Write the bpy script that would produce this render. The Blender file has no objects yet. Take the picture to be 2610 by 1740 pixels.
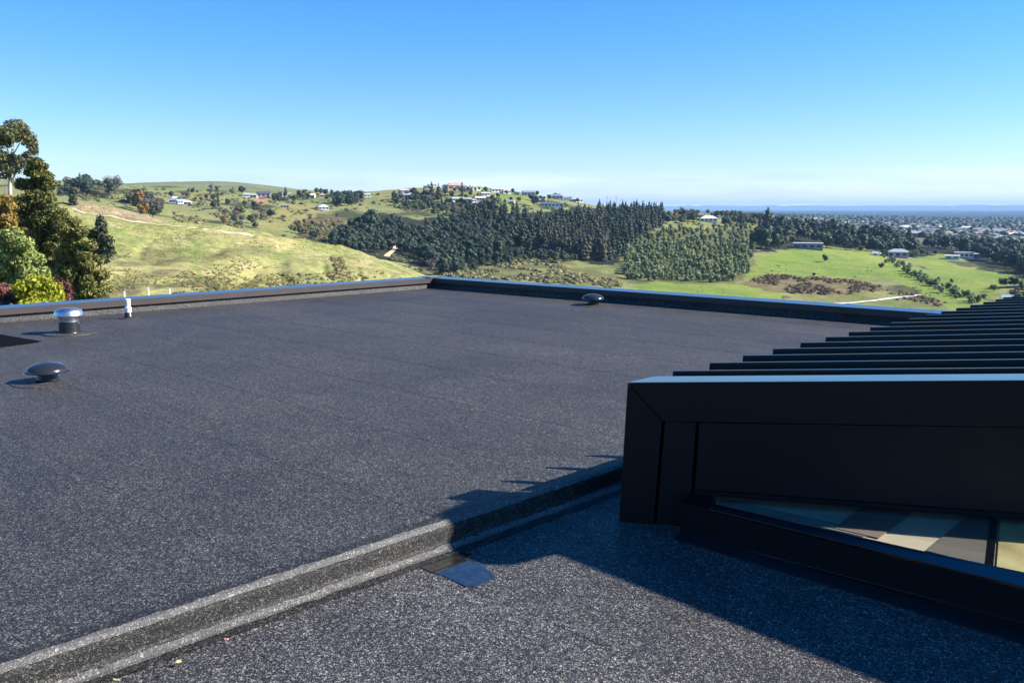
import bpy, math, random
import numpy as np
from mathutils import Vector, Matrix

# ------------------------------------------------------------------ camera, world, sun, exposure
FPX = 2300.0                      # focal length in photograph pixels (2610 wide)
PITCH = math.atan(335 / FPX)
CAMH = 1.6                        # camera height above the upper roof deck (z = 0)
scene = bpy.context.scene
col = scene.collection
cam_d = bpy.data.cameras.new('camera')
cam_d.sensor_width = 36.0
cam_d.lens = 36.0 * FPX / 2610.0
cam_d.clip_start = 0.05
cam_d.clip_end = 90000
cam = bpy.data.objects.new('camera', cam_d)
cam.location = (0, 0, CAMH)
cam.rotation_euler = (math.radians(90) - PITCH, 0, 0)
col.objects.link(cam)
scene.camera = cam

SUN_AZ, SUN_EL = 91.0, 33.5       # degrees clockwise from the view direction (+Y), degrees up
world = bpy.data.worlds.new('World')
scene.world = world
world.use_nodes = True
wn, wl = world.node_tree.nodes, world.node_tree.links
wn.clear()
w_out = wn.new('ShaderNodeOutputWorld')
w_bg = wn.new('ShaderNodeBackground')
w_sky = wn.new('ShaderNodeTexSky')
w_sky.sky_type = 'NISHITA'
w_sky.sun_disc = False
w_sky.sun_elevation = math.radians(SUN_EL)
w_sky.sun_rotation = math.radians(SUN_AZ)
w_sky.altitude = 600
w_sky.air_density = 1.0
w_sky.dust_density = 0.0
w_sky.ozone_density = 3.0
w_hs = wn.new('ShaderNodeHueSaturation')
w_hs.inputs['Saturation'].default_value = 1.38
w_hs.inputs['Hue'].default_value = 0.503
w_bg.inputs['Strength'].default_value = 0.080
# thin low cloud streaks, a property of the sky by direction
w_tc = wn.new('ShaderNodeTexCoord')
w_map = wn.new('ShaderNodeMapping')
w_map.inputs['Scale'].default_value = (2.2, 2.2, 26)
w_no = wn.new('ShaderNodeTexNoise')
w_no.inputs['Scale'].default_value = 1.6
w_no.inputs['Detail'].default_value = 7
w_no.inputs['Roughness'].default_value = 0.58
w_cr = wn.new('ShaderNodeMapRange')
w_cr.inputs['From Min'].default_value = 0.42
w_cr.inputs['From Max'].default_value = 0.62
w_sep = wn.new('ShaderNodeSeparateXYZ')
w_band = wn.new('ShaderNodeMapRange')
w_band.inputs['From Min'].default_value = 0.046
w_band.inputs['From Max'].default_value = 0.028
w_mul = wn.new('ShaderNodeMath'); w_mul.operation = 'MULTIPLY'
w_mul2 = wn.new('ShaderNodeMath'); w_mul2.operation = 'MULTIPLY'
w_mul2.inputs[1].default_value = 0.55
w_mix = wn.new('ShaderNodeMix'); w_mix.data_type = 'RGBA'
w_mix.inputs['B'].default_value = (7.4, 7.9, 8.4, 1)
wl.new(w_tc.outputs['Generated'], w_map.inputs['Vector'])
wl.new(w_map.outputs['Vector'], w_no.inputs['Vector'])
wl.new(w_no.outputs['Fac'], w_cr.inputs['Value'])
wl.new(w_tc.outputs['Generated'], w_sep.inputs['Vector'])
wl.new(w_sep.outputs['Z'], w_band.inputs['Value'])
wl.new(w_cr.outputs['Result'], w_mul.inputs[0])
wl.new(w_band.outputs['Result'], w_mul.inputs[1])
wl.new(w_mul.outputs[0], w_mul2.inputs[0])
wl.new(w_sky.outputs['Color'], w_hs.inputs['Color'])
w_el = wn.new('ShaderNodeMapRange'); w_el.inputs['From Min'].default_value = -0.02; w_el.inputs['From Max'].default_value = 0.20
w_tint = wn.new('ShaderNodeMix'); w_tint.data_type = 'RGBA'
w_tint.inputs['A'].default_value = (.81, .785, .86, 1); w_tint.inputs['B'].default_value = (.90, 1.0, 1.12, 1)
w_tm = wn.new('ShaderNodeMix'); w_tm.data_type = 'RGBA'; w_tm.blend_type = 'MULTIPLY'; w_tm.inputs['Factor'].default_value = 1
wl.new(w_sep.outputs['Z'], w_el.inputs['Value']); wl.new(w_el.outputs['Result'], w_tint.inputs['Factor'])
wl.new(w_hs.outputs['Color'], w_tm.inputs['A']); wl.new(w_tint.outputs['Result'], w_tm.inputs['B'])
wl.new(w_tm.outputs['Result'], w_mix.inputs['A'])
wl.new(w_mul2.outputs[0], w_mix.inputs['Factor'])
wl.new(w_mix.outputs['Result'], w_bg.inputs['Color'])
wl.new(w_bg.outputs['Background'], w_out.inputs['Surface'])

sun_d = bpy.data.lights.new('sun', 'SUN')
sun_d.energy = 5.0
sun_d.angle = math.radians(0.53)
sun_d.color = (1.0, 0.94, 0.85)
sun = bpy.data.objects.new('sun', sun_d)
_az, _el = math.radians(SUN_AZ), math.radians(SUN_EL)
SUN_DIR = Vector((math.sin(_az) * math.cos(_el), math.cos(_az) * math.cos(_el), math.sin(_el)))
sun.rotation_euler = SUN_DIR.to_track_quat('Z', 'Y').to_euler()
sun.location = (60, 0, 60)
col.objects.link(sun)

scene.view_settings.view_transform = 'Standard'
scene.view_settings.look = 'None'
scene.view_settings.gamma = 1.0
scene.view_settings.use_curve_mapping = False
scene.view_settings.exposure = 1.2
scene.cycles.max_bounces = 6
scene.cycles.volume_bounces = 0
scene.cycles.transparent_max_bounces = 12

rng = np.random.default_rng(7)
random.seed(7)

# ------------------------------------------------------------------ pixel <-> world helpers
CP, SP = math.cos(PITCH), math.sin(PITCH)
def ray(x, y):
    u = (x - 1305) / FPX; v = (870 - y) / FPX
    return (u, CP + v * SP, v * CP - SP)
def onz(x, y, z):
    r = ray(x, y); t = (z - CAMH) / r[2]
    return Vector((r[0] * t, r[1] * t, z))
def at(x, y, d):
    r = ray(x, y); t = d / r[1]
    return Vector((r[0] * t, d, CAMH + r[2] * t))
def project(p):
    z = p[2] - CAMH
    zc = p[1] * CP - z * SP
    return (1305 + FPX * p[0] / zc, 870 - FPX * (p[1] * SP + z * CP) / zc)
def tan_el(x, y):
    r = ray(x, y)
    return r[2] / math.hypot(r[0], r[1])
def az_of(x, y=590):
    r = ray(x, y)
    return math.atan2(r[0], r[1])

# building axes: AX runs along the far-left parapet, AY along the right parapet
BA = math.radians(44.2)
AX = Vector((math.sin(BA), math.cos(BA), 0))
AY = Vector((-math.cos(BA), math.sin(BA), 0))
def B(a, b, z=0.0):
    return AX * a + AY * b + Vector((0, 0, z))

# ------------------------------------------------------------------ object helpers
def tag(o, label=None, cat=None, group=None, kind=None):
    if label: o['label'] = label
    if cat: o['category'] = cat
    if group: o['group'] = group
    if kind: o['kind'] = kind
    return o
def link(o, parent=None):
    col.objects.link(o)
    if parent is not None: o.parent = parent
    return o
def empty(name, loc=(0, 0, 0), parent=None):
    o = bpy.data.objects.new(name, None)
    o.location = loc
    o.empty_display_size = 0.2
    return link(o, parent)
def mesh_from(name, verts, faces, mat=None, smooth=False):
    me = bpy.data.meshes.new(name)
    me.from_pydata([tuple(v) for v in verts], [], [tuple(f) for f in faces])
    if smooth:
        me.polygons.foreach_set('use_smooth', [True] * len(me.polygons))
    if mat is not None: me.materials.append(mat)
    me.update()
    return me
def np_mesh(name, verts, quads, mat=None, smooth=False, tris=False):
    me = bpy.data.meshes.new(name)
    n = 3 if tris else 4
    verts = np.asarray(verts, dtype=np.float32); quads = np.asarray(quads, dtype=np.int32)
    me.vertices.add(len(verts)); me.vertices.foreach_set('co', verts.ravel())
    me.loops.add(quads.size); me.loops.foreach_set('vertex_index', quads.ravel())
    me.polygons.add(len(quads))
    me.polygons.foreach_set('loop_start', np.arange(0, quads.size, n, dtype=np.int32))
    me.polygons.foreach_set('loop_total', np.full(len(quads), n, dtype=np.int32))
    if smooth: me.polygons.foreach_set('use_smooth', np.ones(len(quads), dtype=bool))
    if mat is not None: me.materials.append(mat)
    me.update(calc_edges=True); me.validate()
    return me
class MB:
    """collects closed shapes that become one mesh"""
    def __init__(s): s.v = []; s.f = []
    def prism(s, bottom, top):
        n = len(bottom); o = len(s.v)
        s.v += [Vector(p) for p in bottom] + [Vector(p) for p in top]
        s.f.append(tuple(o + i for i in reversed(range(n))))
        s.f.append(tuple(o + n + i for i in range(n)))
        for i in range(n):
            j = (i + 1) % n
            s.f.append((o + i, o + j, o + n + j, o + n + i))
        return s
    def poly(s, pts, depth):
        """planar polygon extruded by the vector depth"""
        d = Vector(depth)
        return s.prism([Vector(p) for p in pts], [Vector(p) + d for p in pts])
    def box(s, c, ax, ay, az):
        c = Vector(c); ax, ay, az = Vector(ax), Vector(ay), Vector(az)
        return s.prism([c - ax - ay - az, c + ax - ay - az, c + ax + ay - az, c - ax + ay - az],
                       [c - ax - ay + az, c + ax - ay + az, c + ax + ay + az, c - ax + ay + az])
    def lathe(s, prof, seg=32, cap=True, z0=0.0, cx=0.0, cy=0.0):
        o = len(s.v); m = len(prof)
        for r, z in prof:
            for k in range(seg):
                a = 2 * math.pi * k / seg
                s.v.append(Vector((cx + r * math.cos(a), cy + r * math.sin(a), z0 + z)))
        for i in range(m - 1):
            for k in range(seg):
                k2 = (k + 1) % seg
                s.f.append((o + i * seg + k, o + i * seg + k2, o + (i + 1) * seg + k2, o + (i + 1) * seg + k))
        if cap:
            s.f.append(tuple(o + k for k in reversed(range(seg))))
            s.f.append(tuple(o + (m - 1) * seg + k for k in range(seg)))
        return s
    def tube(s, pts, radii, seg=7):
        o = len(s.v); n = len(pts); pts = [Vector(p) for p in pts]
        for i, p in enumerate(pts):
            t = (pts[min(i + 1, n - 1)] - pts[max(i - 1, 0)]).normalized()
            a = t.cross(Vector((0.3, 0.9, 0.2))).normalized(); b = t.cross(a)
            for k in range(seg):
                w = 2 * math.pi * k / seg
                s.v.append(p + (a * math.cos(w) + b * math.sin(w)) * radii[i])
        for i in range(n - 1):
            for k in range(seg):
                k2 = (k + 1) % seg
                s.f.append((o + i * seg + k, o + i * seg + k2, o + (i + 1) * seg + k2, o + (i + 1) * seg + k))
        s.f.append(tuple(o + k for k in reversed(range(seg))))
        s.f.append(tuple(o + (n - 1) * seg + k for k in range(seg)))
        return s
    def mesh(s, name, mat, smooth=False):
        return mesh_from(name, s.v, s.f, mat, smooth)
    def build(s, name, mat, parent=None, smooth=False, bevel=0.0, normals=True):
        me = s.mesh(name, mat, smooth)
        if normals:
            import bmesh
            bm = bmesh.new(); bm.from_mesh(me)
            bmesh.ops.recalc_face_normals(bm, faces=bm.faces[:])
            bm.to_mesh(me); bm.free()
        o = link(bpy.data.objects.new(name, me), parent)
        if bevel:
            m = o.modifiers.new('edge', 'BEVEL'); m.width = bevel; m.segments = 2; m.limit_method = 'ANGLE'
        return o

# ------------------------------------------------------------------ materials
def new_mat(name):
    m = bpy.data.materials.new(name); m.use_nodes = True
    nt = m.node_tree; b = nt.nodes.get('Principled BSDF')
    return m, nt.nodes, nt.links, b
def ramp(nodes, stops, interp='LINEAR'):
    r = nodes.new('ShaderNodeValToRGB'); r.color_ramp.interpolation = interp
    e = r.color_ramp.elements
    while len(e) < len(stops): e.new(0.5)
    for el, (p, c) in zip(e, stops):
        el.position = p; el.color = (c[0], c[1], c[2], 1)
    return r
def noise(nodes, links, scale, detail=3, rough=0.5, vec=None, dist=0.0):
    n = nodes.new('ShaderNodeTexNoise'); n.inputs['Scale'].default_value = scale
    n.inputs['Detail'].default_value = detail; n.inputs['Roughness'].default_value = rough
    n.inputs['Distortion'].default_value = dist
    if vec is not None: links.new(vec, n.inputs['Vector'])
    return n
def plain(name, c, rough=0.6, var=0.15, scale=4.0, ior=1.5, metallic=0.0, bump=0.0):
    m, n, l, b = new_mat(name)
    tc = n.new('ShaderNodeTexCoord')
    no = noise(n, l, scale, 4, 0.6, tc.outputs['Object'])
    r = ramp(n, [(0.3, [x * (1 - var) for x in c]), (0.7, [min(1, x * (1 + var)) for x in c])])
    l.new(no.outputs['Fac'], r.inputs['Fac']); l.new(r.outputs['Color'], b.inputs['Base Color'])
    b.inputs['Roughness'].default_value = rough; b.inputs['IOR'].default_value = ior
    b.inputs['Metallic'].default_value = metallic
    if bump:
        bp = n.new('ShaderNodeBump'); bp.inputs['Strength'].default_value = bump; bp.inputs['Distance'].default_value = 0.01
        l.new(no.outputs['Fac'], bp.inputs['Height']); l.new(bp.outputs['Normal'], b.inputs['Normal'])
    return m
def membrane(name, mul=1.0, tint=(1, 1, 1), flat=0.0):
    """mineral felt: dark bitumen with pale and dark granules"""
    m, n, l, b = new_mat(name)
    geo = n.new('ShaderNodeNewGeometry'); pos = geo.outputs['Position']
    v1 = n.new('ShaderNodeTexVoronoi'); v1.inputs['Scale'].default_value = 205; l.new(pos, v1.inputs['Vector'])
    wn_ = n.new('ShaderNodeSeparateColor'); l.new(v1.outputs['Color'], wn_.inputs['Color'])
    g = ramp(n, [(0.0, (.010, .011, .013)), (0.38, (.024, .026, .031)), (0.66, (.058, .061, .068)), (0.86, (.145, .147, .155)), (1.0, (.30, .30, .295))])
    l.new(wn_.outputs['Red'], g.inputs['Fac'])
    v2 = n.new('ShaderNodeTexVoronoi'); v2.inputs['Scale'].default_value = 80; l.new(pos, v2.inputs['Vector'])
    s2 = n.new('ShaderNodeSeparateColor'); l.new(v2.outputs['Color'], s2.inputs['Color'])
    g2 = ramp(n, [(0.0, (.45, .45, .46)), (0.6, (.9, .9, .92)), (1.0, (1.75, 1.74, 1.7))])
    l.new(s2.outputs['Green'], g2.inputs['Fac'])
    mx = n.new('ShaderNodeMix'); mx.data_type = 'RGBA'; mx.blend_type = 'MULTIPLY'; mx.inputs['Factor'].default_value = 1
    l.new(g.outputs['Color'], mx.inputs['A']); l.new(g2.outputs['Color'], mx.inputs['B'])
    big = noise(n, l, 0.9, 5, 0.62, pos)
    g3 = ramp(n, [(0.3, (.80 * mul * tint[0], .81 * mul * tint[1], .84 * mul * tint[2])), (0.7, (1.18 * mul * tint[0], 1.17 * mul * tint[1], 1.13 * mul * tint[2]))])
    l.new(big.outputs['Fac'], g3.inputs['Fac'])
    # faint roll streaks along the length of the sheets
    mp = n.new('ShaderNodeMapping'); mp.inputs['Rotation'].default_value = (0, 0, -(math.pi / 2 - BA) + math.pi / 2 + math.pi / 2)
    l.new(pos, mp.inputs['Vector'])
    mp2 = n.new('ShaderNodeMapping'); mp2.inputs['Scale'].default_value = (9.0, 0.5, 1.0); l.new(mp.outputs['Vector'], mp2.inputs['Vector'])
    st = noise(n, l, 1.0, 3, 0.6, mp2.outputs['Vector'])
    g4 = ramp(n, [(0.28, (.86, .86, .86)), (0.72, (1.13, 1.13, 1.13))]); l.new(st.outputs['Fac'], g4.inputs['Fac'])
    mx2 = n.new('ShaderNodeMix'); mx2.data_type = 'RGBA'; mx2.blend_type = 'MULTIPLY'; mx2.inputs['Factor'].default_value = 1
    l.new(mx.outputs['Result'], mx2.inputs['A']); l.new(g3.outputs['Color'], mx2.inputs['B'])
    mx3 = n.new('ShaderNodeMix'); mx3.data_type = 'RGBA'; mx3.blend_type = 'MULTIPLY'; mx3.inputs['Factor'].default_value = 1
    l.new(mx2.outputs['Result'], mx3.inputs['A']); l.new(g4.outputs['Color'], mx3.inputs['B'])
    # tone differs a little from roll to roll; dusty water marks
    oi = n.new('ShaderNodeObjectInfo')
    g5 = ramp(n, [(0.0, (.90, .90, .90)), (1.0, (1.10, 1.10, 1.10))]); l.new(oi.outputs['Random'], g5.inputs['Fac'])
    stn = noise(n, l, 0.42, 6, 0.7, pos, 1.2)
    g6 = ramp(n, [(0.36, (.82, .82, .83)), (0.50, (1, 1, 1)), (0.60, (1.02, 1.02, 1.01)), (0.72, (1.24, 1.22, 1.18))]); l.new(stn.outputs['Fac'], g6.inputs['Fac'])
    prev = mx3
    for gg in (g5, g6):
        q_ = n.new('ShaderNodeMix'); q_.data_type = 'RGBA'; q_.blend_type = 'MULTIPLY'; q_.inputs['Factor'].default_value = 1
        l.new(prev.outputs['Result'], q_.inputs['A']); l.new(gg.outputs['Color'], q_.inputs['B']); prev = q_
    if flat:
        q_ = n.new('ShaderNodeMix'); q_.data_type = 'RGBA'; q_.inputs['Factor'].default_value = flat; q_.inputs['B'].default_value = (.125 * tint[0], .125 * tint[1], .125 * tint[2], 1)
        l.new(prev.outputs['Result'], q_.inputs['A']); prev = q_
    l.new(prev.outputs['Result'], b.inputs['Base Color'])
    b.inputs['Roughness'].default_value = 0.62; b.inputs['Specular IOR Level'].default_value = 0.38
    bp = n.new('ShaderNodeBump'); bp.inputs['Strength'].default_value = 0.55; bp.inputs['Distance'].default_value = 0.004
    l.new(v1.outputs['Distance'], bp.inputs['Height']); l.new(bp.outputs['Normal'], b.inputs['Normal'])
    return m
def leaf_mat(name, c, var=0.35, rough=0.55, trans=0.25, hue=None):
    m, n, l, b = new_mat(name)
    geo = n.new('ShaderNodeNewGeometry'); oi = n.new('ShaderNodeObjectInfo')
    h = hue or c
    r = ramp(n, [(0.0, [x * (1 - var) for x in c]), (0.55, c), (1.0, [min(1, x * (1 + var)) for x in h])])
    add = n.new('ShaderNodeMath'); add.operation = 'MULTIPLY_ADD'; add.inputs[1].default_value = 0.6
    mul = n.new('ShaderNodeMath'); mul.operation = 'MULTIPLY'; mul.inputs[1].default_value = 0.4
    l.new(geo.outputs['Random Per Island'], add.inputs[0])
    l.new(oi.outputs['Random'], mul.inputs[0]); l.new(mul.outputs[0], add.inputs[2])
    l.new(add.outputs[0], r.inputs['Fac']); l.new(r.outputs['Color'], b.inputs['Base Color'])
    b.inputs['Roughness'].default_value = rough
    b.inputs['Specular IOR Level'].default_value = 0.25
    if trans:
        tr = n.new('ShaderNodeBsdfTranslucent'); ms = n.new('ShaderNodeMixShader'); ms.inputs['Fac'].default_value = trans
        l.new(r.outputs['Color'], tr.inputs['Color'])
        out = [x for x in n if x.type == 'OUTPUT_MATERIAL'][0]
        l.new(b.outputs['BSDF'], ms.inputs[1]); l.new(tr.outputs['BSDF'], ms.inputs[2]); l.new(ms.outputs['Shader'], out.inputs['Surface'])
    return m
M = {}
M['membrane'] = membrane('mineral_felt', .66, (1.08, 1.0, .89))
M['felt_low'] = membrane('mineral_felt_lower', .98, (1.08, 1.0, .90))
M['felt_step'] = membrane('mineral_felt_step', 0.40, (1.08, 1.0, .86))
M['felt_edge'] = membrane('pale_edge_band', 1.15, (1.06, 1.0, .90), .45)  # paler felt tone for the bands along the step's nose and foot
M['drop_edge'] = plain('drop_edge_steel', (.052, .042, .041), 0.5, 0.1, 2.0, ior=1.35)
M['black_metal'] = plain('black_coated_steel', (.0075, .0080, .0095), 0.45, 0.12, 1.3, ior=1.28)
M['rib_metal'] = plain('black_rib_steel', (.0075, .0080, .0095), 0.30, 0.12, 1.3, ior=1.42)
M['cap_metal'] = plain('dark_cap_flashing', (.040, .034, .034), 0.12, 0.10, 2.0, ior=2.1)
M['black_gloss'] = plain('black_barge_cap', (.012, .014, .020), 0.10, 0.10, 1.0, ior=2.6)
M['frame'] = plain('black_window_frame', (.006, .007, .009), 0.40, 0.1, 3.0, ior=1.25)
M['sill'] = plain('satin_black_sill', (.006, .008, .014), 0.28, 0.1, 3.0, ior=1.9)
M['black_rubber'] = plain('black_plastic', (.016, .016, .018), 0.35, 0.2, 8.0)
M['silver'] = plain('galvanised_steel', (.62, .63, .64), 0.36, 0.12, 9.0, metallic=1.0)
M['white_pipe'] = plain('white_pvc', (.78, .78, .76), 0.45, 0.08, 14.0)
M['plaster'] = plain('white_plaster', (.74, .73, .70), 0.8, 0.05, 2.0)
M['lining'] = plain('pale_lining', (.86, .66, .44), 0.8, 0.05, 3.0)
M['lining_shade_grey'] = plain('grey_lining_shade', (.42, .35, .26), 0.8, 0.08, 3.0)  # shaded parts of the interior painted as darker lining, here and below
M['lining_shade_dark'] = plain('dark_lining_shade', (.24, .20, .15), 0.8, 0.1, 3.0)
M['lining_shade_brown'] = plain('brown_lining_shade', (.36, .25, .19), 0.6, 0.2, 3.0)
M['timber_light'] = plain('honey_timber', (.95, .66, .30), 0.5, 0.3, 5.0)
M['bark'] = plain('bark', (.16, .12, .09), 0.9, 0.4, 3.0)
M['bark_pale'] = plain('pale_gum_bark', (.50, .44, .37), 0.8, 0.3, 3.0)
M['void'] = plain('well_dark_and_backing', (.003, .003, .0035), 0.9, 0.2, 2.0, ior=1.15)  # near black: the dark of an unlit well as colour, also joint backing
def water_mat():
    m, n, l, b = new_mat('puddle_water')
    geo = n.new('ShaderNodeNewGeometry')
    no = noise(n, l, 26, 3, 0.6, geo.outputs['Position'])
    r = ramp(n, [(0.35, (.010, .009, .008)), (0.75, (.030, .027, .022))])
    l.new(no.outputs['Fac'], r.inputs['Fac']); l.new(r.outputs['Color'], b.inputs['Base Color'])
    b.inputs['Roughness'].default_value = 0.02; b.inputs['IOR'].default_value = 2.3
    return m
M['puddle'] = water_mat()
def glass_mat(name, tint=(.86, .89, .9)):
    m, n, l, b = new_mat(name)
    out = [x for x in n if x.type == 'OUTPUT_MATERIAL'][0]
    tr = n.new('ShaderNodeBsdfTransparent'); tr.inputs['Color'].default_value = (*tint, 1)
    gl = n.new('ShaderNodeBsdfGlossy'); gl.inputs['Roughness'].default_value = 0.02
    lw = n.new('ShaderNodeLayerWeight'); lw.inputs['Blend'].default_value = 0.5
    pw = n.new('ShaderNodeMath'); pw.operation = 'POWER'; pw.inputs[1].default_value = 5.0
    fr = n.new('ShaderNodeMath'); fr.operation = 'MULTIPLY_ADD'; fr.inputs[1].default_value = .9; fr.inputs[2].default_value = .04
    l.new(lw.outputs['Facing'], pw.inputs[0]); l.new(pw.outputs[0], fr.inputs[0])
    ms = n.new('ShaderNodeMixShader')
    l.new(fr.outputs[0], ms.inputs['Fac']); l.new(tr.outputs['BSDF'], ms.inputs[1]); l.new(gl.outputs['BSDF'], ms.inputs[2])
    l.new(ms.outputs['Shader'], out.inputs['Surface'])
    return m
M['glass'] = glass_mat('clear_glazing')

# ------------------------------------------------------------------ noise for terrain
def vnoise(x, y, seed=0):
    xi = np.floor(x).astype(np.int64); yi = np.floor(y).astype(np.int64)
    fx = x - xi; fy = y - yi
    fx = fx * fx * (3 - 2 * fx); fy = fy * fy * (3 - 2 * fy)
    def h(a, b):
        n = (a * 374761393 + b * 668265263 + seed * 2147483647) & 0xffffffff
        n = ((n ^ (n >> 13)) * 1274126177) & 0xffffffff
        return ((n ^ (n >> 16)) & 0xffff) / 65535.0
    a = h(xi, yi); b_ = h(xi + 1, yi); c = h(xi, yi + 1); d = h(xi + 1, yi + 1)
    return (a * (1 - fx) + b_ * fx) * (1 - fy) + (c * (1 - fx) + d * fx) * fy
def fbm(x, y, oct=4, seed=0):
    s = 0; a = 1; t = 0
    for o in range(oct):
        s = s + a * vnoise(x * 2 ** o, y * 2 ** o, seed + o); t += a; a *= 0.5
    return s / t

# ------------------------------------------------------------------ terrain
# each row: distance, and where that stretch of land appears (photo height) per column
TX = [-900, 0, 150, 300, 450, 600, 750, 900, 1050, 1200, 1350, 1500, 1700, 1900, 2100, 2300, 2500, 2700, 3500]
ROWS = [
 (12,   None, -3.4), (28, None, -5.0), (70, None, -14.5),
 (140,  [800, 805, 808, 810, 812, 815, 818, 825, 840, 860, 880, 890, 895, 895, 895, 895, 895, 895, 895], None),
 (215,  [600, 640, 650, 660, 672, 690, 705, 724, 745, 800, 840, 860, 868, 868, 868, 868, 868, 868, 868], None),
 (330,  [480, 500, 506, 528, 564, 574, 607, 640, 688, 752, 795, 815, 830, 835, 835, 835, 835, 835, 835], None),
 (420,  [540, 550, 560, 590, 620, 640, 680, 705, 730, 722, 740, 760, 778, 792, 802, 810, 800, 790, 780], None),
 (500,  [518, 530, 535, 560, 590, 612, 640, 660, 694, 694, 690, 708, 726, 738, 754, 764, 766, 765, 760], None),
 (620,  [490, 503, 506, 526, 556, 566, 592, 607, 630, 640, 632, 650, 660, 664, 688, 706, 714, 718, 720], None),
 (760,  [474, 484, 487, 501, 524, 530, 552, 562, 570, 572, 572, 592, 602, 618, 640, 668, 690, 700, 705], None),
 (900,  [462, 470, 472, 486, 498, 505, 518, 524, 527, 516, 530, 556, 568, 597, 616, 644, 664, 676, 680], None),
 (1050, [452, 458, 460, 470, 476, 484, 492, 490, 480, 470, 490, 522, 537, 556, 592, 620, 640, 650, 650], None),
 (1400, [462, 468, 470, 480, 486, 494, 502, 500, 492, 486, 502, 530, 541, 552, 578, 602, 618, 625, 625], None),
 (2000, [470, 476, 478, 482, 482, 484, 500, 506, 506, 508, 516, 536, 545, 552, 570, 588, 600, 604, 604], None),
 (2700, [472, 476, 474, 466, 459, 456, 478, 492, 506, 512, 520, 536, 545, 550, 563, 575, 583, 586, 586], None),
 (4500, [500, 505, 505, 505, 505, 505, 508, 515, 522, 526, 530, 540, 545, 548, 555, 560, 563, 564, 564], None),
 (9000, [530, 530, 530, 530, 530, 530, 531, 533, 535, 536, 538, 541, 543, 544, 546, 547, 548, 548, 548], None),
 (24000, [536] * 19, None)]
T_AZ = np.array([az_of(x) for x in TX])
ctrl_d = np.array([r[0] for r in ROWS], float)
ctrl_z = np.zeros((len(ROWS), len(TX)))
for i, (d, ys, z) in enumerate(ROWS):
    for j, x in enumerate(TX):
        ctrl_z[i, j] = z if ys is None else CAMH + tan_el(x, ys[j]) * d
# fine grid: columns in azimuth, rows in log distance
px_cols = np.concatenate([np.linspace(-900, -120, 14), np.linspace(-100, 2710, 470), np.linspace(2730, 3500, 14)])
g_az = np.array([az_of(x) for x in px_cols])
back = np.linspace(g_az[-1] + 0.12, 2 * math.pi + g_az[0] - 0.12, 26)
az_all = np.concatenate([g_az, back])
g_d = np.concatenate([np.geomspace(12, 130, 24)[:-1], np.geomspace(130, 420, 170)[:-1], np.geomspace(420, 1150, 130)[:-1], np.geomspace(1150, 3000, 44)[:-1], np.geomspace(3000, 24000, 36)])
def smooth_cols(z):
    return z
# columns: smooth (Catmull-like) interpolation in azimuth through a dense linear table with blurring
dense_az = np.linspace(T_AZ[0], T_AZ[-1], 900)
ld = np.log(g_d)
def tan_tbl():
    t = ctrl_z / ctrl_d[:, None]
    out = np.zeros((len(ctrl_d), len(dense_az)))
    for i in range(len(ctrl_d)):
        row = np.interp(dense_az, T_AZ, ctrl_z[i])
        k = np.exp(-0.5 * (np.arange(-30, 31) / 11.0) ** 2); k /= k.sum()
        out[i] = np.convolve(np.pad(row, 30, mode='edge'), k, mode='valid')
    return out
tbl = tan_tbl()
Zg = np.zeros((len(g_d), len(az_all)))
rowz = np.zeros((len(g_d), len(dense_az)))
for j in range(len(dense_az)):
    rowz[:, j] = np.interp(ld, np.log(ctrl_d), tbl[:, j])
k = np.exp(-0.5 * (np.arange(-9, 10) / 3.2) ** 2); k /= k.sum()
rowz = np.apply_along_axis(lambda c: np.convolve(np.pad(c, 9, mode='edge'), k, mode='valid'), 0, rowz)
for i in range(len(g_d)):
    Zg[i, :len(g_az)] = np.interp(g_az, dense_az, rowz[i])
    a, b_ = Zg[i, len(g_az) - 1], Zg[i, 0]
    t = np.linspace(0, 1, 28)[1:-1]
    Zg[i, len(g_az):] = a * (1 - t) + b_ * t
GX = g_d[:, None] * np.sin(az_all)[None, :]
GY = g_d[:, None] * np.cos(az_all)[None, :]
amp = np.clip((g_d[:, None] - 90) / 200, 0, 1) * np.clip(1.3 - g_d[:, None] / 5000, 0.05, 1)
relief = (fbm(GX / 60, GY / 60, 4, 3) - 0.5) * 5.0 * np.clip((g_d[:, None] - 380) / 200, 0, 1)
spur = np.clip((390 - g_d[:, None]) / 60, 0, 1)
relief = relief + spur * ((fbm(GX / 11, GY / 16, 3, 21) - 0.5) * 2.0 + (fbm(GX / 4.0, GY / 3.0, 2, 33) - 0.5) * 1.5
                          + (fbm(GX / 30, GY / 60, 3, 5) - 0.5) * 3.2)
# gullies running down the lower right of the spur
gul = np.clip(1 - np.abs(vnoise(GX / 9.0 + GY / 40, GY / 60, 55) - 0.5) * 7, 0, 1)
relief = relief - spur * gul * np.clip((270 - g_d[:, None]) / 90, 0, 1) * 2.4
relief = relief + spur * 0.22 * np.sin(g_d[:, None] / 1.1 + 5 * fbm(GX / 14, GY / 14, 3, 77)) * np.clip(fbm(GX / 25, GY / 25, 2, 78) * 3 - 1, 0, 1)
Zg = Zg + relief * amp
nA = len(az_all)
def ground_z(x, y):
    d = max(12.5, math.hypot(x, y)); a = math.atan2(x, y)
    if a < az_all[0]: a += 2 * math.pi
    i = int(np.clip(np.searchsorted(g_d, d) - 1, 0, len(g_d) - 2))
    j = int(np.clip(np.searchsorted(az_all, a) - 1, 0, nA - 2))
    fi = (math.log(d) - ld[i]) / (ld[i + 1] - ld[i]); fj = min(1, max(0, (a - az_all[j]) / (az_all[j + 1] - az_all[j])))
    z = Zg
    return float((z[i, j] * (1 - fj) + z[i, j + 1] * fj) * (1 - fi) + (z[i + 1, j] * (1 - fj) + z[i + 1, j + 1] * fj) * fi)
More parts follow.
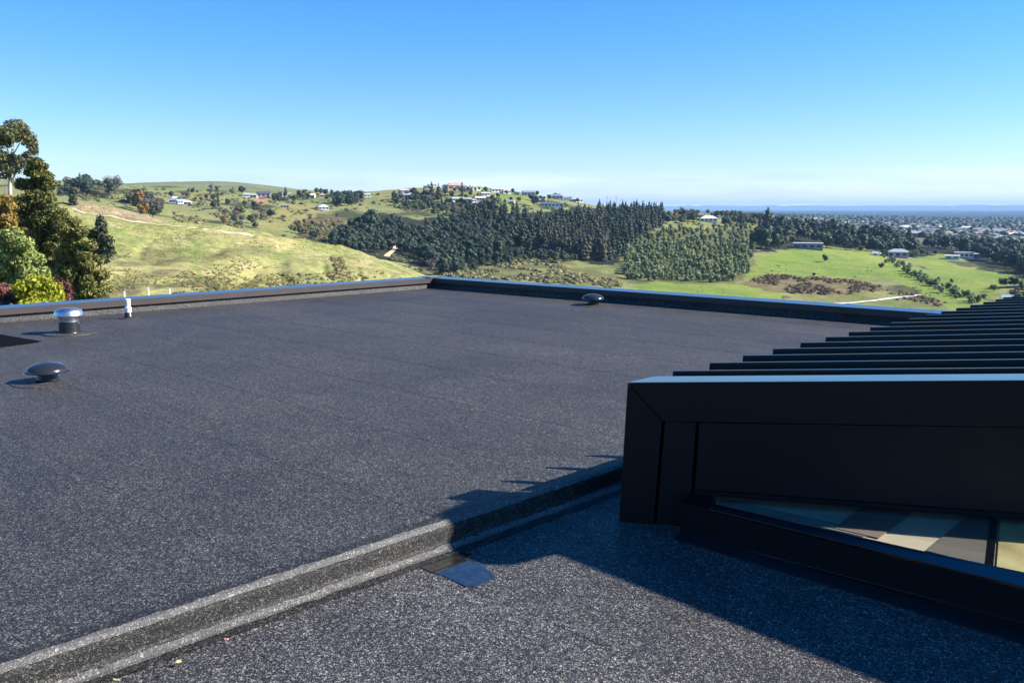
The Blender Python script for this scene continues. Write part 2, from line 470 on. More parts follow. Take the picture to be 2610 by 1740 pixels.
def ground_at(x, y, dmin=120):
    """first point of land seen through photo position (x, y)"""
    r = ray(x, y); a = math.atan2(r[0], r[1]); te = r[2] / math.hypot(r[0], r[1])
    j = int(np.clip(np.searchsorted(az_all[:len(g_az)], a) - 1, 0, len(g_az) - 2))
    fj = min(1, max(0, (a - az_all[j]) / (az_all[j + 1] - az_all[j])))
    zc = Zg[:, j] * (1 - fj) + Zg[:, j + 1] * fj
    tt = (zc - CAMH) / g_d
    best = None
    for i in range(len(g_d) - 1):
        if g_d[i] < dmin: continue
        if tt[i] < te <= tt[i + 1]:
            f = (te - tt[i]) / (tt[i + 1] - tt[i]); best = g_d[i] * (1 - f) + g_d[i + 1] * f; break
    if best is None:
        ii = [i for i in range(len(g_d)) if g_d[i] >= max(dmin, 380) and g_d[i] < 3000]
        best = g_d[ii[int(np.argmin(np.abs(tt[ii] - te)))]]
    p = Vector((best * math.sin(a), best * math.cos(a), 0)); p.z = ground_z(p.x, p.y)
    return p

def in_poly(xs, ys, poly):
    r = np.zeros(np.shape(xs), bool); n = len(poly)
    for i in range(n):
        x1, y1 = poly[i]; x2, y2 = poly[(i + 1) % n]
        c = ((y1 > ys) != (y2 > ys)) & (xs < (x2 - x1) * (ys - y1) / (y2 - y1 + 1e-9) + x1)
        r ^= c
    return r
# land colours
zc_ = GY * CP - (Zg - CAMH) * SP
PXg = 1305 + FPX * GX / np.maximum(zc_, 1); PYg = 870 - FPX * (GY * SP + (Zg - CAMH) * CP) / np.maximum(zc_, 1)
front = GY > 20
wob = np.clip(g_d[:, None] / 600, 0.3, 2)
PXw = PXg + (fbm(GX / 14, GY / 14, 3, 70) - 0.5) * 46; PYw = PYg + (fbm(GX / 14, GY / 14, 3, 80) - 0.5) * 16
colr = np.zeros((len(g_d), nA, 3))
def lay(mask, a, b, n):
    a, b = np.array(a), np.array(b)
    c = a * (1 - n[..., None]) + b * n[..., None]
    m_ = mask[..., None].astype(float) if mask.dtype == bool else mask[..., None]
    colr[:] = colr * (1 - m_) + c * m_
n_big = np.clip((fbm(GX / 70, GY / 70, 4, 11) - 0.3) * 2.2, 0, 1)
n_mid = np.clip((fbm(GX / 16, GY / 16, 4, 12) - 0.3) * 2.4, 0, 1)
n_small = np.clip((fbm(GX / 5, GY / 5, 3, 13) - 0.3) * 2.4, 0, 1)
ones = np.ones_like(GX)
D2 = np.broadcast_to(g_d[:, None], GX.shape)
lay(ones, (.180, .215, .078), (.310, .300, .125), n_big * 0.6 + n_mid * 0.4)                 # far hill pasture
lay(np.clip((fbm(GX / 45, GY / 45, 3, 44) - 0.56) * 9, 0, 1) * (D2 > 400), (.060, .075, .032), (.10, .105, .045), n_mid)    # rough scrub patches
lay((D2 < 400), (.225, .265, .080), (.420, .375, .165), np.clip(n_big * 0.5 + n_mid * 0.7 - .12, 0, 1))       # spur: dry and green grass
lay(np.clip((fbm(GX / 3.5, GY / 20, 3, 92) - 0.55) * 6, 0, .6) * (D2 < 400), (.24, .26, .085), (.47, .40, .22), n_small)
lay(np.clip((fbm(GX / 6, GY / 22, 3, 91) - 0.55) * 8, 0, 1) * (D2 < 400) * np.clip((300 - D2) / 110, 0, 1), (.15, .135, .06), (.25, .20, .11), n_small)
lay(in_poly(PXw, PYw, [(480, 600), (505, 640), (512, 690), (545, 740), (530, 745), (500, 700), (488, 650), (470, 605)]) & (D2 < 400), (.19, .25, .07), (.26, .28, .09), n_mid)
# back of the spur above the track: straw
lay(in_poly(PXw, PYw, [(150, 500), (300, 520), (420, 560), (450, 575), (300, 558), (170, 528)]) & (D2 < 420), (.34, .27, .16), (.40, .31, .19), n_mid)
meadow = [[(1915, 670), (1990, 640), (2090, 630), (2210, 638), (2300, 668), (2440, 726), (2560, 790), (2420, 800), (2350, 745), (2250, 705), (2150, 712), (2050, 716), (1910, 712)],
          [(2320, 662), (2400, 648), (2440, 676), (2500, 680), (2570, 698), (2600, 712), (2560, 735), (2500, 765), (2440, 738), (2380, 695)],
          [(1600, 725), (1700, 712), (1900, 722), (2010, 748), (1960, 775), (1700, 750)]]
for mpoly in meadow:
    lay(in_poly(PXw, PYw, mpoly) & (D2 > 380) & (D2 < 1200), (.165, .255, .044), (.250, .295, .068), np.clip(n_big * .7 + n_mid * .4, 0, 1))
lay(in_poly(PXw, PYw, [(1900, 770), (2050, 752), (2250, 740), (2400, 770), (2450, 830), (1900, 820)]) & (D2 > 380), (.165, .20, .055), (.27, .26, .105), n_mid)
lay(in_poly(PXw, PYw, [(1110, 690), (1250, 655), (1420, 655), (1520, 690), (1610, 715), (1500, 740), (1300, 740), (1100, 730)]) & (D2 > 380), (.13, .135, .055), (.25, .235, .09), n_mid)
lay(in_poly(PXw, PYw, [(1880, 725), (1960, 698), (2050, 706), (2200, 712), (2270, 738), (2150, 752), (2040, 752), (1950, 738)]) & (D2 > 380), (.15, .125, .06), (.25, .20, .09), n_small)
for gp in ([(1255, 492), (1345, 490), (1362, 506), (1292, 518), (1262, 506)], [(1275, 520), (1312, 514), (1325, 530), (1290, 540)],
           [(1358, 536), (1455, 528), (1400, 556), (1370, 552)], [(1220, 478), (1245, 474), (1252, 490), (1222, 492)],
           [(745, 565), (790, 562), (775, 590), (735, 592), (720, 580)], [(1180, 488), (1215, 492), (1190, 505)]):
    lay(in_poly(PXg, PYg, gp) & (D2 > 500), (.180, .255, .060), (.26, .30, .09), n_mid)
for gp in ([(690, 530), (790, 520), (820, 545), (720, 580), (660, 590)], [(470, 490), (530, 486), (550, 505), (490, 515)], [(950, 490), (1020, 478), (1060, 480), (1040, 500), (980, 510)]):
    lay(in_poly(PXw, PYw, gp) & (D2 > 500), (.24, .235, .075), (.31, .28, .11), n_mid)
lay(in_poly(PXg, PYg, [(634, 521), (658, 500), (690, 503), (674, 523)]) & (D2 > 500), (.40, .22, .12), (.46, .27, .15), n_small)
lay(in_poly(PXw, PYw, [(745, 620), (780, 560), (850, 555), (890, 560), (870, 600), (830, 640)]) & (D2 > 400), (.085, .08, .042), (.20, .13, .055), n_mid)
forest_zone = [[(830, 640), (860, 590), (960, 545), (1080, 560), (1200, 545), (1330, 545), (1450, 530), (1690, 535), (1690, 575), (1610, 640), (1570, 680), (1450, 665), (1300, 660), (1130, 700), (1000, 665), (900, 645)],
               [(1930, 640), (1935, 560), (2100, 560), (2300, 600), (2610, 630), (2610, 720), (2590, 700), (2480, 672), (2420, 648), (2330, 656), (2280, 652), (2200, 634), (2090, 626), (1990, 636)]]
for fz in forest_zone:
    lay(in_poly(PXw, PYw, fz) & (D2 > 400) & (D2 < 1300), (.024, .030, .018), (.044, .046, .028), n_mid)  # dark forest floor, with the trees' cast shade also put into the colour
lay(in_poly(PXw, PYw, [(1575, 690), (1590, 640), (1650, 590), (1720, 578), (1860, 575), (1935, 580), (1915, 700), (1870, 725), (1600, 720)]) & (D2 > 400), (.10, .12, .045), (.19, .18, .075), n_mid)
lay(in_poly(PXg, PYg, [(1720, 578), (1760, 560), (1900, 568), (1930, 578), (1800, 585)]) & (D2 > 500), (.22, .24, .07), (.29, .27, .10), n_mid)
lay(np.clip((D2 - 2600) / 1500, 0, 1) * (PXg > 1500), (.030, .040, .030), (.075, .075, .055), n_big)
lay(np.clip((D2 - 1000) / 200, 0, 1) * np.clip((2800 - D2) / 500, 0, 1) * (PXg > 1880), (.10, .115, .06), (.22, .20, .15), n_mid)
lay((D2 > 1900) & (D2 < 3400) & (PXg < 1300), (.150, .185, .065), (.24, .235, .10), n_big)
def land_mat():
    m, n, l, b = new_mat('land')
    at_ = n.new('ShaderNodeAttribute'); at_.attribute_name = 'land'
    geo = n.new('ShaderNodeNewGeometry'); pos = geo.outputs['Position']
    n1 = noise(n, l, 0.55, 6, 0.66, pos); n2 = noise(n, l, 0.09, 5, 0.6, pos)
    r1 = ramp(n, [(0.30, (.58, .62, .55)), (0.5, (1, 1, 1)), (0.72, (1.34, 1.30, 1.28))]); l.new(n1.outputs['Fac'], r1.inputs['Fac'])
    r2 = ramp(n, [(0.3, (.80, .86, .8)), (0.7, (1.18, 1.13, 1.12))]); l.new(n2.outputs['Fac'], r2.inputs['Fac'])
    a = n.new('ShaderNodeMix'); a.data_type = 'RGBA'; a.blend_type = 'MULTIPLY'; a.inputs['Factor'].default_value = 1
    c = n.new('ShaderNodeMix'); c.data_type = 'RGBA'; c.blend_type = 'MULTIPLY'; c.inputs['Factor'].default_value = 1
    l.new(at_.outputs['Color'], a.inputs['A']); l.new(r1.outputs['Color'], a.inputs['B'])
    l.new(a.outputs['Result'], c.inputs['A']); l.new(r2.outputs['Color'], c.inputs['B'])
    l.new(c.outputs['Result'], b.inputs['Base Color']); b.inputs['Roughness'].default_value = 0.95
    b.inputs['Specular IOR Level'].default_value = 0.1
    bp = n.new('ShaderNodeBump'); bp.inputs['Strength'].default_value = 0.8; bp.inputs['Distance'].default_value = 0.7
    l.new(n1.outputs['Fac'], bp.inputs['Height']); l.new(bp.outputs['Normal'], b.inputs['Normal'])
    return m
M['land'] = land_mat()
nr = len(g_d)
V = np.stack([GX, GY, Zg], -1).reshape(-1, 3)
ii, jj = np.meshgrid(np.arange(nr - 1), np.arange(nA), indexing='ij')
j2 = (jj + 1) % nA
Q = np.stack([ii * nA + jj, ii * nA + j2, (ii + 1) * nA + j2, (ii + 1) * nA + jj], -1).reshape(-1, 4)[:, ::-1]
V = np.vstack([V, [[0, 0, -3.3]]])
land_me = np_mesh('terrain', V, Q, M['land'], smooth=True)
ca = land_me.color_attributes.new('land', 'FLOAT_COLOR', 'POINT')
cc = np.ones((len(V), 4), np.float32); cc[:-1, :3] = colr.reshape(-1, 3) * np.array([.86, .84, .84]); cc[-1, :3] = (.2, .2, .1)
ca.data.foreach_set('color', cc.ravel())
terrain = tag(link(bpy.data.objects.new('terrain', land_me)), kind='structure')
# ground under the house
pad = MB(); pad.prism([(12.2 * math.sin(a), 12.2 * math.cos(a), -3.75) for a in np.linspace(0, 2 * math.pi, 40, endpoint=False)][::-1],
                      [(12.2 * math.sin(a), 12.2 * math.cos(a), -3.42) for a in np.linspace(0, 2 * math.pi, 40, endpoint=False)][::-1])
tag(pad.build('ground', plain('bare_ground', (.18, .15, .10), 0.95, 0.3, 0.6)), kind='structure')

# paths laid on the land
def path_strip(name, pts_px, w, mat, dmin=120, lift=0.12):
    P3 = [ground_at(x, y, dmin) for x, y in pts_px]
    fine = []
    for i in range(len(P3) - 1):
        for t in np.linspace(0, 1, 14, endpoint=False):
            fine.append(P3[i].lerp(P3[i + 1], t))
    fine.append(P3[-1])
    mb = MB(); vs = []
    for i, p in enumerate(fine):
        t = fine[min(i + 1, len(fine) - 1)] - fine[max(i - 1, 0)]; t.z = 0; t.normalize()
        s = Vector((t.y, -t.x, 0)) * (w * 0.5 * (0.8 + 0.4 * random.random()))
        for q in (p - s, p + s):
            vs.append(Vector((q.x, q.y, ground_z(q.x, q.y) + lift)))
    fs = [(2 * i, 2 * i + 1, 2 * i + 3, 2 * i + 2) for i in range(len(fine) - 1)]
    me = mesh_from(name, vs, fs, mat)
    return tag(link(bpy.data.objects.new(name, me)), kind='structure')
M['dirt'] = plain('pale_dirt', (.46, .38, .24), 0.95, 0.3, 0.3)
M['chalk'] = plain('pale_gravel', (.74, .71, .62), 0.95, 0.15, 0.3)
path_strip('path', [(176, 530), (263, 551), (345, 566), (457, 577), (560, 590), (640, 600), (700, 608)], 1.6, M['dirt'])
path_strip('path', [(1950, 772), (2010, 774), (2100, 775), (2180, 772), (2250, 764), (2300, 758), (2345, 752)], 3.0, M['chalk'], 380, 0.3)
path_strip('path', [(985, 655), (1010, 630), (1040, 605), (1075, 582)], 3.0, M['dirt'], 380, 0.3)

# ------------------------------------------------------------------ the house underfoot
ZL = -0.13                    # lower deck
YS = 3.37                     # step line
YP, XP = 14.25, 12.30         # parapets (inner foot)
house = empty('house', (0, 0, -3.4))
tag(house, 'house whose dark flat roof with parapet and ribbed skylight fills the foreground', 'house')
def hpart(name, loc=(0, 0, 0)):
    o = empty(name, (0, 0, 3.4), house); return o
deck_up = hpart('upper_deck'); deck_lo = hpart('lower_deck')
# skewed right parapet line: a -> b position of its inner foot
def xpar(b): return XP + (YP - b) * 0.055
# corner of the black sheet standing in for a well
well_c = onz(105, 872, 0); well_u = onz(-240, 813, 0); well_l = onz(-240, 918, 0)
wc = (well_c.dot(AX), well_c.dot(AY)); wu = (well_u.dot(AX), well_u.dot(AY)); wlw = (well_l.dot(AX), well_l.dot(AY))
SH_W = 1.0
def sheet(parent, x0, x1, y0, y1, z, mat, clip=False):
    """one roll of felt: its near long edge lies over the next sheet, 5 mm proud"""
    zz = lambda a: z + 0.0007 * (1 - (a - x0) / (x1 - x0)) + 0.001
    n = 26
    pts = []
    for i in range(n + 1):
        yb = y0 + (y1 - y0) * i / n
        pts.append((yb, (random.random() - .5) * 0.010))
    mb = MB(); o = 0
    top_l = []; top_r = []
    for yb, j in pts:
        a0 = x0 + j; a1 = min(x1 + 0.03, xpar(yb)) if clip else x1 + 0.03
        a1 = max(a1, a0 + 0.01)
        top_l.append(B(a0, yb, zz(x0))); top_r.append(B(a1, yb, zz(x1) - 0.0004))
    for i in range(n):
        b0, b1, c0, c1 = top_l[i], top_l[i + 1], top_r[i], top_r[i + 1]
        dz = Vector((0, 0, -0.008))
        k_ = len(mb.v)
        mb.v += [b0, c0, c1, b1, b0 + dz, b1 + dz]
        mb.f += [(k_, k_ + 1, k_ + 2, k_ + 3), (k_, k_ + 3, k_ + 5, k_ + 4)]
    return mb.build('membrane_sheet', mat, parent, normals=False)
a = -9.0
while a < 13.0:
    y0, y1 = YS + 0.04, YP
    if a + SH_W > wu[0] - 3 and a < wc[0] and False:
        pass
    # sheets run on uncut below the black well sheet; its span is only measured
    am = a + SH_W * 0.5
    if am < wc[0]:
        f = (wc[0] - am) / (wc[0] - wlw[0]); near_b = wc[1] + f * (wlw[1] - wc[1])
        f2 = (wc[0] - am) / (wc[0] - wu[0]) if wu[0] != wc[0] else 0
        far_b = wc[1] + f2 * (wu[1] - wc[1])
        if False:
            pass
    sheet(deck_up, a, a + SH_W, y0, y1, 0.0, M['membrane'], clip=True)
    a += SH_W
a = -5.3
while a < 4.6:
    sheet(deck_lo, a, a + SH_W, -3.0, YS - 0.02, ZL, M['felt_low'])
    a += SH_W
# deck substrate below the sheets
sub = MB(); sub.prism([B(-9, YS + 0.05, -0.10), B(12.9, YS + 0.05, -0.10), B(12.3, YP, -0.10), B(-9, YP, -0.10)],
                      [B(-9, YS + 0.05, -0.012), B(12.9, YS + 0.05, -0.012), B(12.3, YP, -0.012), B(-9, YP, -0.012)])
sub.build('deck_board', M['black_rubber'], deck_up)
sub = MB(); sub.prism([B(-5.3, -3, ZL - .1), B(4.7, -3, ZL - .1), B(4.7, YS, ZL - .1), B(-5.3, YS, ZL - .1)],
                      [B(-5.3, -3, ZL - .012), B(4.7, -3, ZL - .012), B(4.7, YS, ZL - .012), B(-5.3, YS, ZL - .012)])
sub.build('deck_board', M['black_rubber'], deck_lo)
# step between the decks: rounded nose, upright, fillet at the foot
prof = [(YS + 0.10, 0.006), (YS + 0.03, 0.006), (YS + 0.012, 0.0), (YS - 0.006, -0.018), (YS - 0.010, -0.034), (YS - 0.014, ZL + 0.040), (YS - 0.020, ZL + 0.028), (YS - 0.052, ZL + 0.009), (YS - 0.12, ZL + 0.006)]
mb = MB(); N = 160
a0, a1 = -9.0, 11.5
for i in range(N + 1):
    aa = a0 + (a1 - a0) * i / N
    w1 = (random.random() - .5) * 0.003; w2 = (random.random() - .5) * 0.002
    for b_, z_ in prof: mb.v.append(B(aa, b_ + w1, z_ + w2 * (0.3 if z_ > -.01 else 1)))
m_ = len(prof)
for i in range(N):
    for q in range(m_ - 1):
        mb.f.append((i * m_ + q, i * m_ + q + 1, (i + 1) * m_ + q + 1, (i + 1) * m_ + q))
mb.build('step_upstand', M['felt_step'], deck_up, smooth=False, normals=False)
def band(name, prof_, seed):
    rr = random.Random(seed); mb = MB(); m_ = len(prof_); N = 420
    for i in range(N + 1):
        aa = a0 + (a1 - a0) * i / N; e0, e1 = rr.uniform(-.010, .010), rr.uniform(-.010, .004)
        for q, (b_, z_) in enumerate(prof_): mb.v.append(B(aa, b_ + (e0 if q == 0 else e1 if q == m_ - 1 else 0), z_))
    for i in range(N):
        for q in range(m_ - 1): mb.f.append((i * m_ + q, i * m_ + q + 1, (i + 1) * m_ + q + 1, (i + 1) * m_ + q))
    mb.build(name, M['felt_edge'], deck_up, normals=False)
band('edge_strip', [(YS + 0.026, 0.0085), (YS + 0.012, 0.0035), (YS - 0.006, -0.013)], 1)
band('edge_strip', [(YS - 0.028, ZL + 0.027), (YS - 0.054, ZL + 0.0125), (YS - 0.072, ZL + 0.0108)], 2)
# house walls below the roof
mb = MB()
mb.prism([B(-9, -3, -3.9), B(XP + .25, -3, -3.9), B(XP + .25, YP + .25, -3.9), B(-9, YP + .25, -3.9)],
         [B(-9, -3, ZL - .11), B(XP + .25, -3, ZL - .11), B(XP + .25, YP + .25, ZL - .11), B(-9, YP + .25, ZL - .11)])
w_ = mb.build('wall', M['black_metal'], house); w_.location = (0, 0, 3.4)

# parapets: membrane upstand, dark gap, cap flashing with drop edge
def parapet(pa, pb, inward, n_caps, lip_px_mat):
    """pa, pb: inner foot ends (a, b); inward: unit vector to the roof"""
    A_, B_ = B(*pa), B(*pb)
    t = (B_ - A_).normalized(); L = (B_ - A_).length
    out = -inward
    par = hpart('parapet')
    mb = MB()
    mb.poly([A_ + Vector((0, 0, 0.0)) + inward * 0.07, A_ + inward * 0.012 + Vector((0, 0, 0.075)), A_ + Vector((0, 0, 0.15)), A_ + out * 0.2 + Vector((0, 0, 0.15)), A_ + out * 0.2 + Vector((0, 0, -0.3)), A_ + Vector((0, 0, -0.3))], t * L)
    mb.build('upstand', M['membrane'], par)
    l = L / n_caps
    for i in range(n_caps):
        S = A_ + t * (i * l + 0.002)
        e = l - 0.004
        mb = MB()
        # top plate sloping slightly inwards and the inner drop edge
        mb.poly([S + inward * 0.045 + Vector((0, 0, 0.205)), S + out * 0.235 + Vector((0, 0, 0.222)), S + out * 0.235 + Vector((0, 0, 0.217)), S + inward * 0.042 + Vector((0, 0, 0.2005))], t * e)
        cap = mb.build('cap', M['cap_metal'], par); mb = MB()
        mb.poly([S + inward * 0.0455 + Vector((0, 0, 0.2045)), S + inward * 0.050 + Vector((0, 0, 0.115)), S + inward * 0.058 + Vector((0, 0, 0.108)), S + inward * 0.0595 + Vector((0, 0, 0.112)), S + inward * 0.053 + Vector((0, 0, 0.119)), S + inward * 0.049 + Vector((0, 0, 0.2045))], t * e)
        mb.poly([S + out * 0.2355 + Vector((0, 0, 0.221)), S + out * 0.2355 + Vector((0, 0, 0.05)), S + out * 0.232 + Vector((0, 0, 0.05)), S + out * 0.232 + Vector((0, 0, 0.217))], t * e)
        mb.build('drop_edge', M['drop_edge'], par)
    return par
parapet((-9.0, YP), (XP - 0.06, YP), -AY, 5, None)
_p0, _p1 = B(xpar(YP - 0.06), YP - 0.06), B(xpar(-2.0), -2.0)
_t = (_p1 - _p0).normalized(); _in = Vector((_t.y, -_t.x, 0))
if _in.dot(AX) > 0: _in = -_in
parapet((xpar(YP - 0.06), YP - 0.06), (xpar(-2.0), -2.0), _in, 5, None)
# corner piece of the cap
mb = MB()
cz = Vector((0, 0, 0.2245))
mb.poly([B(XP - 0.11, YP - 0.05) + cz, B(XP + 0.245, YP - 0.05) + cz, B(XP + 0.245, YP + 0.245) + cz, B(XP - 0.11, YP + 0.245) + cz], Vector((0, 0, 0.004)))
cp = mb.build('corner_cap', M['cap_metal'], house); cp.location = (0, 0, 3.4)
mb = MB(); mb.poly([B(XP - .12, YP - .055), B(XP + .2, YP - .055), B(XP + .2, YP + .2), B(XP - .12, YP + .2)], Vector((0, 0, .2235)))
cq = mb.build('corner_block', M['membrane'], house); cq.location = (0, 0, 3.4)

# flat black sheet at the far left; its colour stands in for unlit depth
well = hpart('well_stand_in')
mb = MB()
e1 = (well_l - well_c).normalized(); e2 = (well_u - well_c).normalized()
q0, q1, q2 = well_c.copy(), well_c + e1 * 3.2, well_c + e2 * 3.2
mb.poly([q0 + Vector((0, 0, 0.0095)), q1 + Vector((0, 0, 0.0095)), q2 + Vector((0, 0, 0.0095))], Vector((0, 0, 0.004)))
mb.build('well_dark_sheet', M['void'], well)

# ------------------------------------------------------------------ pop-up ribbed roof with flat glazing in front
QA = math.radians(104)
qd = Vector((math.sin(QA), math.cos(QA), 0))          # along the fascia, to the right
nd = Vector((qd.y, -qd.x, 0))
if nd.y > 0: nd = -nd                                  # towards the camera
P0 = onz(1600, 975, 0.665); P0.z = 0
RISE = math.tan(math.radians(3.0))
ZT = 0.665
def S(s, z, out=0.0): return P0 + qd * s + nd * out + Vector((0, 0, z))
def ztop(s): return ZT + s * RISE
popup = hpart('ribbed_roof')
LEN = 3.3
# fascia band with mitred corner, 2 mm proud of what is below
mb = MB(); mb.poly([S(0.004, ztop(0) - .003), S(LEN, ztop(LEN) - .003), S(LEN, ztop(LEN) - .252), S(0.192, ztop(.192) - .214)], -nd * 0.05)
mb.build('fascia', M['black_metal'], popup)
mb = MB(); mb.poly([S(0.0, ztop(0) - .006, .001), S(0.188, ztop(.188) - .216, .001), S(0.156, ZL - 0.02, .001), S(-0.034, ZL - 0.0, .001)], -nd * 0.05)
mb.build('corner_board', M['black_metal'], popup)
mb = MB(); mb.poly([S(0.206, ztop(.206) - .2185, -.012), S(0.372, ztop(.372) - .225, -.012), S(0.346, ZL - .02, -.012), S(0.172, ZL - .02, -.012)], -nd * 0.04)
mb.build('cladding_board', M['black_metal'], popup)
mb = MB(); mb.poly([S(0.390, ztop(.39) - .226, -.014), S(LEN, ztop(LEN) - .256, -.014), S(LEN, 0.085, -.014), S(0.376, 0.088, -.014)], -nd * 0.04)
mb.build('cladding_panel', M['black_metal'], popup)
# backing behind the joints
mb = MB(); mb.poly([S(-0.02, ZL, -.056), S(0.004, ztop(0) - .02, -.056), S(LEN, ztop(LEN) - .02, -.056), S(LEN, .10, -.056), S(.42, .10, -.056), S(0.40, ZL, -.056)], -nd * 0.01)
mb.build('backing', M['void'], popup)
# window head and the left jamb
mb = MB(); mb.poly([S(0.374, 0.086, .004), S(LEN, 0.083, .004), S(LEN, 0.050, .004), S(0.374, 0.062, .004)], -nd * 0.05)
mb.build('window_head', M['frame'], popup)
# barge cap on top: wide glossy plate
mb = MB()
mb.poly([S(-0.003, ztop(0), .006), S(LEN, ztop(LEN), .006), S(LEN, ztop(LEN) + .003, .006), S(-0.003, ztop(0) + .003, .006)], AX * 0.25)
mb.build('barge_cap', M['black_gloss'], popup)
# roof pan and standing ribs
R0 = P0 + AX * 0.02; E0 = P0 - AY * 0.0
def RP(x, s, z): return P0 + AX * x + qd * s + Vector((0, 0, ztop(s) + z))
XR = 6.6
mb = MB(); mb.prism([RP(0.25, .13, -.095), RP(0.25, LEN, -.095), RP(XR, LEN, -.095), RP(XR, .13, -.095)][::-1], [RP(0.25, .13, -.070), RP(0.25, LEN, -.070), RP(XR, LEN, -.070), RP(XR, .13, -.070)][::-1])
mb.build('roof_pan', M['black_metal'], popup)
rib_me = None
rx = 0.46
while rx < XR:
    if rib_me is None:
        mb = MB()
        def rp(x, s, z): return AX * x + qd * s + Vector((0, 0, s * RISE + z))
        sec = [(-0.026, -.069), (-0.017, .008), (0.017, .008), (0.026, -.069)]
        mb.prism([rp(x, -0.005, z) for x, z in sec], [rp(x, LEN, z) for x, z in sec])
        rib = mb.build('rib', M['rib_metal'], popup); rib_me = rib.data
    else:
        rib = link(bpy.data.objects.new('rib', rib_me), popup)
    rib.location = P0 + AX * rx + Vector((0, 0, ZT))
    rx += 0.395
# eave wall below the rib ends and end flashing
mb = MB(); mb.poly([P0 + AX * .06 + qd * .17 + Vector((0, 0, ZL)), P0 + AX * XR + qd * .17 + Vector((0, 0, ZL)), P0 + AX * XR + qd * .17 + Vector((0, 0, ZT - .096)), P0 + AX * .06 + qd * .17 + Vector((0, 0, ZT - .096))], -AY * 0.05)
mb.build('eave_wall', M['black_metal'], popup)
# far barge of the roof
mb = MB(); mb.poly([RP(XR, 0, .012), RP(XR, LEN, .012), RP(XR, LEN, -.2), RP(XR, 0, -.2)], AX * .03)
mb.build('far_barge', M['black_metal'], popup)

# sill upstand along AY in front of the fascia
glz = hpart('glazing')
XS = 3.98
def W(b, z, out=0.0): return B(XS - out, b, z)
bL, bR = 2.60, -2.2
zs = 0.050
mb = MB(); mb.poly([W(bL, ZL + .008), W(bR, ZL + .008), W(bR, zs + .058), W(bL, zs - .012)], AX * 0.05)
mb.build('upstand', M['frame'], glz)
mb = MB(); mb.poly([W(bL + .01, ZL + .012, .016), W(bR, .015, .016), W(bR, .018, .016), W(bL + .01, ZL + .016, .016)], AX * 0.016)
mb.build('flashing', M['sill'], glz)
mb = MB(); mb.poly([W(bL - .02, ZL + .009, .10), W(bR, ZL + .009, .10), W(bR, ZL + .03, .0005), W(bL - .02, ZL + .03, .0005)], AX * 0.0004 + Vector((0, 0, -.02)))
mb.build('base_fillet', M['black_rubber'], glz)
# sill plate, wider to the right
def mixp(a_, b_, t): return a_ + (b_ - a_) * t
s_l, s_r = W(2.43, zs, .006), W(bR, zs + .07, .006)
i_l, i_r = s_l + AX * .03 + Vector((0, 0, .006)), s_r + AX * .24 + Vector((0, 0, .065))
mb = MB(); mb.poly([s_l, s_r, i_r, i_l], Vector((0, 0, .006)))
mb.build('sill', M['sill'], glz)
# glass triangle between sill and head
h_l, h_r = S(.470, .066, -.02), S(LEN, .056, -.02)
mb = MB(); mb.poly([i_l + Vector((0, 0, -.004)), i_r + Vector((0, 0, -.004)), h_r, h_l], Vector((0, 0, -.006)))
mb.build('glass_pane', M['glass'], glz)
# left corner plate beside the glass
mb = MB(); mb.poly([s_l + Vector((0, 0, -.001)), i_l + Vector((0, 0, -.001)), h_l, S(.385, .07, .003), W(bL + .02, zs - .002, .004)], Vector((0, 0, -.03)))
mb.build('corner_plate', M['frame'], glz)
# lining below the glass: interior sun and shade painted as slanting shapes; timber right
lin = hpart('lining')
ZG = .020
def lay_px(name, pts, mat, k_):
    P_ = [onz(x, y, ZG + .004 * k_) for x, y in pts]
    mb = MB(); mb.poly(P_, Vector((0, 0, -.003))); return mb.build(name, mat, lin)
lay_px('lining_board', [(1822, 1270), (1824, 1240), (2800, 1290), (2860, 1530), (2610, 1462), (1826, 1284)], M['lining'], 0)
lay_px('shade_strip', [(1830, 1284), (1862, 1272), (2140, 1335), (2240, 1365), (2200, 1366)], M['lining_shade_grey'], 1)
lay_px('shade_patch', [(2125, 1344), (2215, 1276), (2350, 1286), (2240, 1370)], M['lining_shade_brown'], 2)
lay_px('shade_patch', [(2360, 1402), (2492, 1292), (2532, 1294), (2512, 1440)], M['lining_shade_dark'], 2)
lay_px('door_post', [(2512, 1440), (2528, 1290), (2546, 1291), (2532, 1446)], M['frame'], 3)
lay_px('timber_panel', [(2540, 1448), (2552, 1291), (2790, 1304), (2790, 1500)], M['timber_light'], 2)
# added unseen slab on posts, outlined to cast the stepped shadow along the glazing
upper = hpart('unseen_blocker')
EZ = 2.2
_sh = (EZ - ZL) / math.tan(_el)
def sunward(x, y, z=EZ): return Vector((x + _sh * math.sin(_az), y + _sh * math.cos(_az), z))
gA, gB, gC, gD = onz(1186, 1390, ZL), onz(1315, 1440, ZL), onz(1470, 1400, ZL), onz(2350, 1735, ZL)
gE = gD + (gD - gC) * 0.9
out_ = [gA, gB, gC, gD, gE, gE + AX * .66, gC + AX * .50 - AY * .1, gC + AX * .40 + AY * .0, gA + AX * .34, Vector((-.26, 4.86, ZL)), Vector((-.44, 4.60, ZL)), Vector((-.36, 4.50, ZL))]
mb = MB(); mb.poly([sunward(p.x, p.y) for p in out_], Vector((0, 0, .12))); mb.build('blocker_slab', M['black_metal'], upper)
for p in (gC + AX * .08 - AY * .06, gE + AX * .2 + AY * .1):  # posts holding the added slab
    e_ = sunward(p.x, p.y, 0); mb = MB(); mb.box((e_.x, e_.y, (ZL + EZ) / 2), (.05, 0, 0), (0, .05, 0), (0, 0, (EZ - ZL) / 2 - .001)); mb.build('post', M['black_metal'], upper)

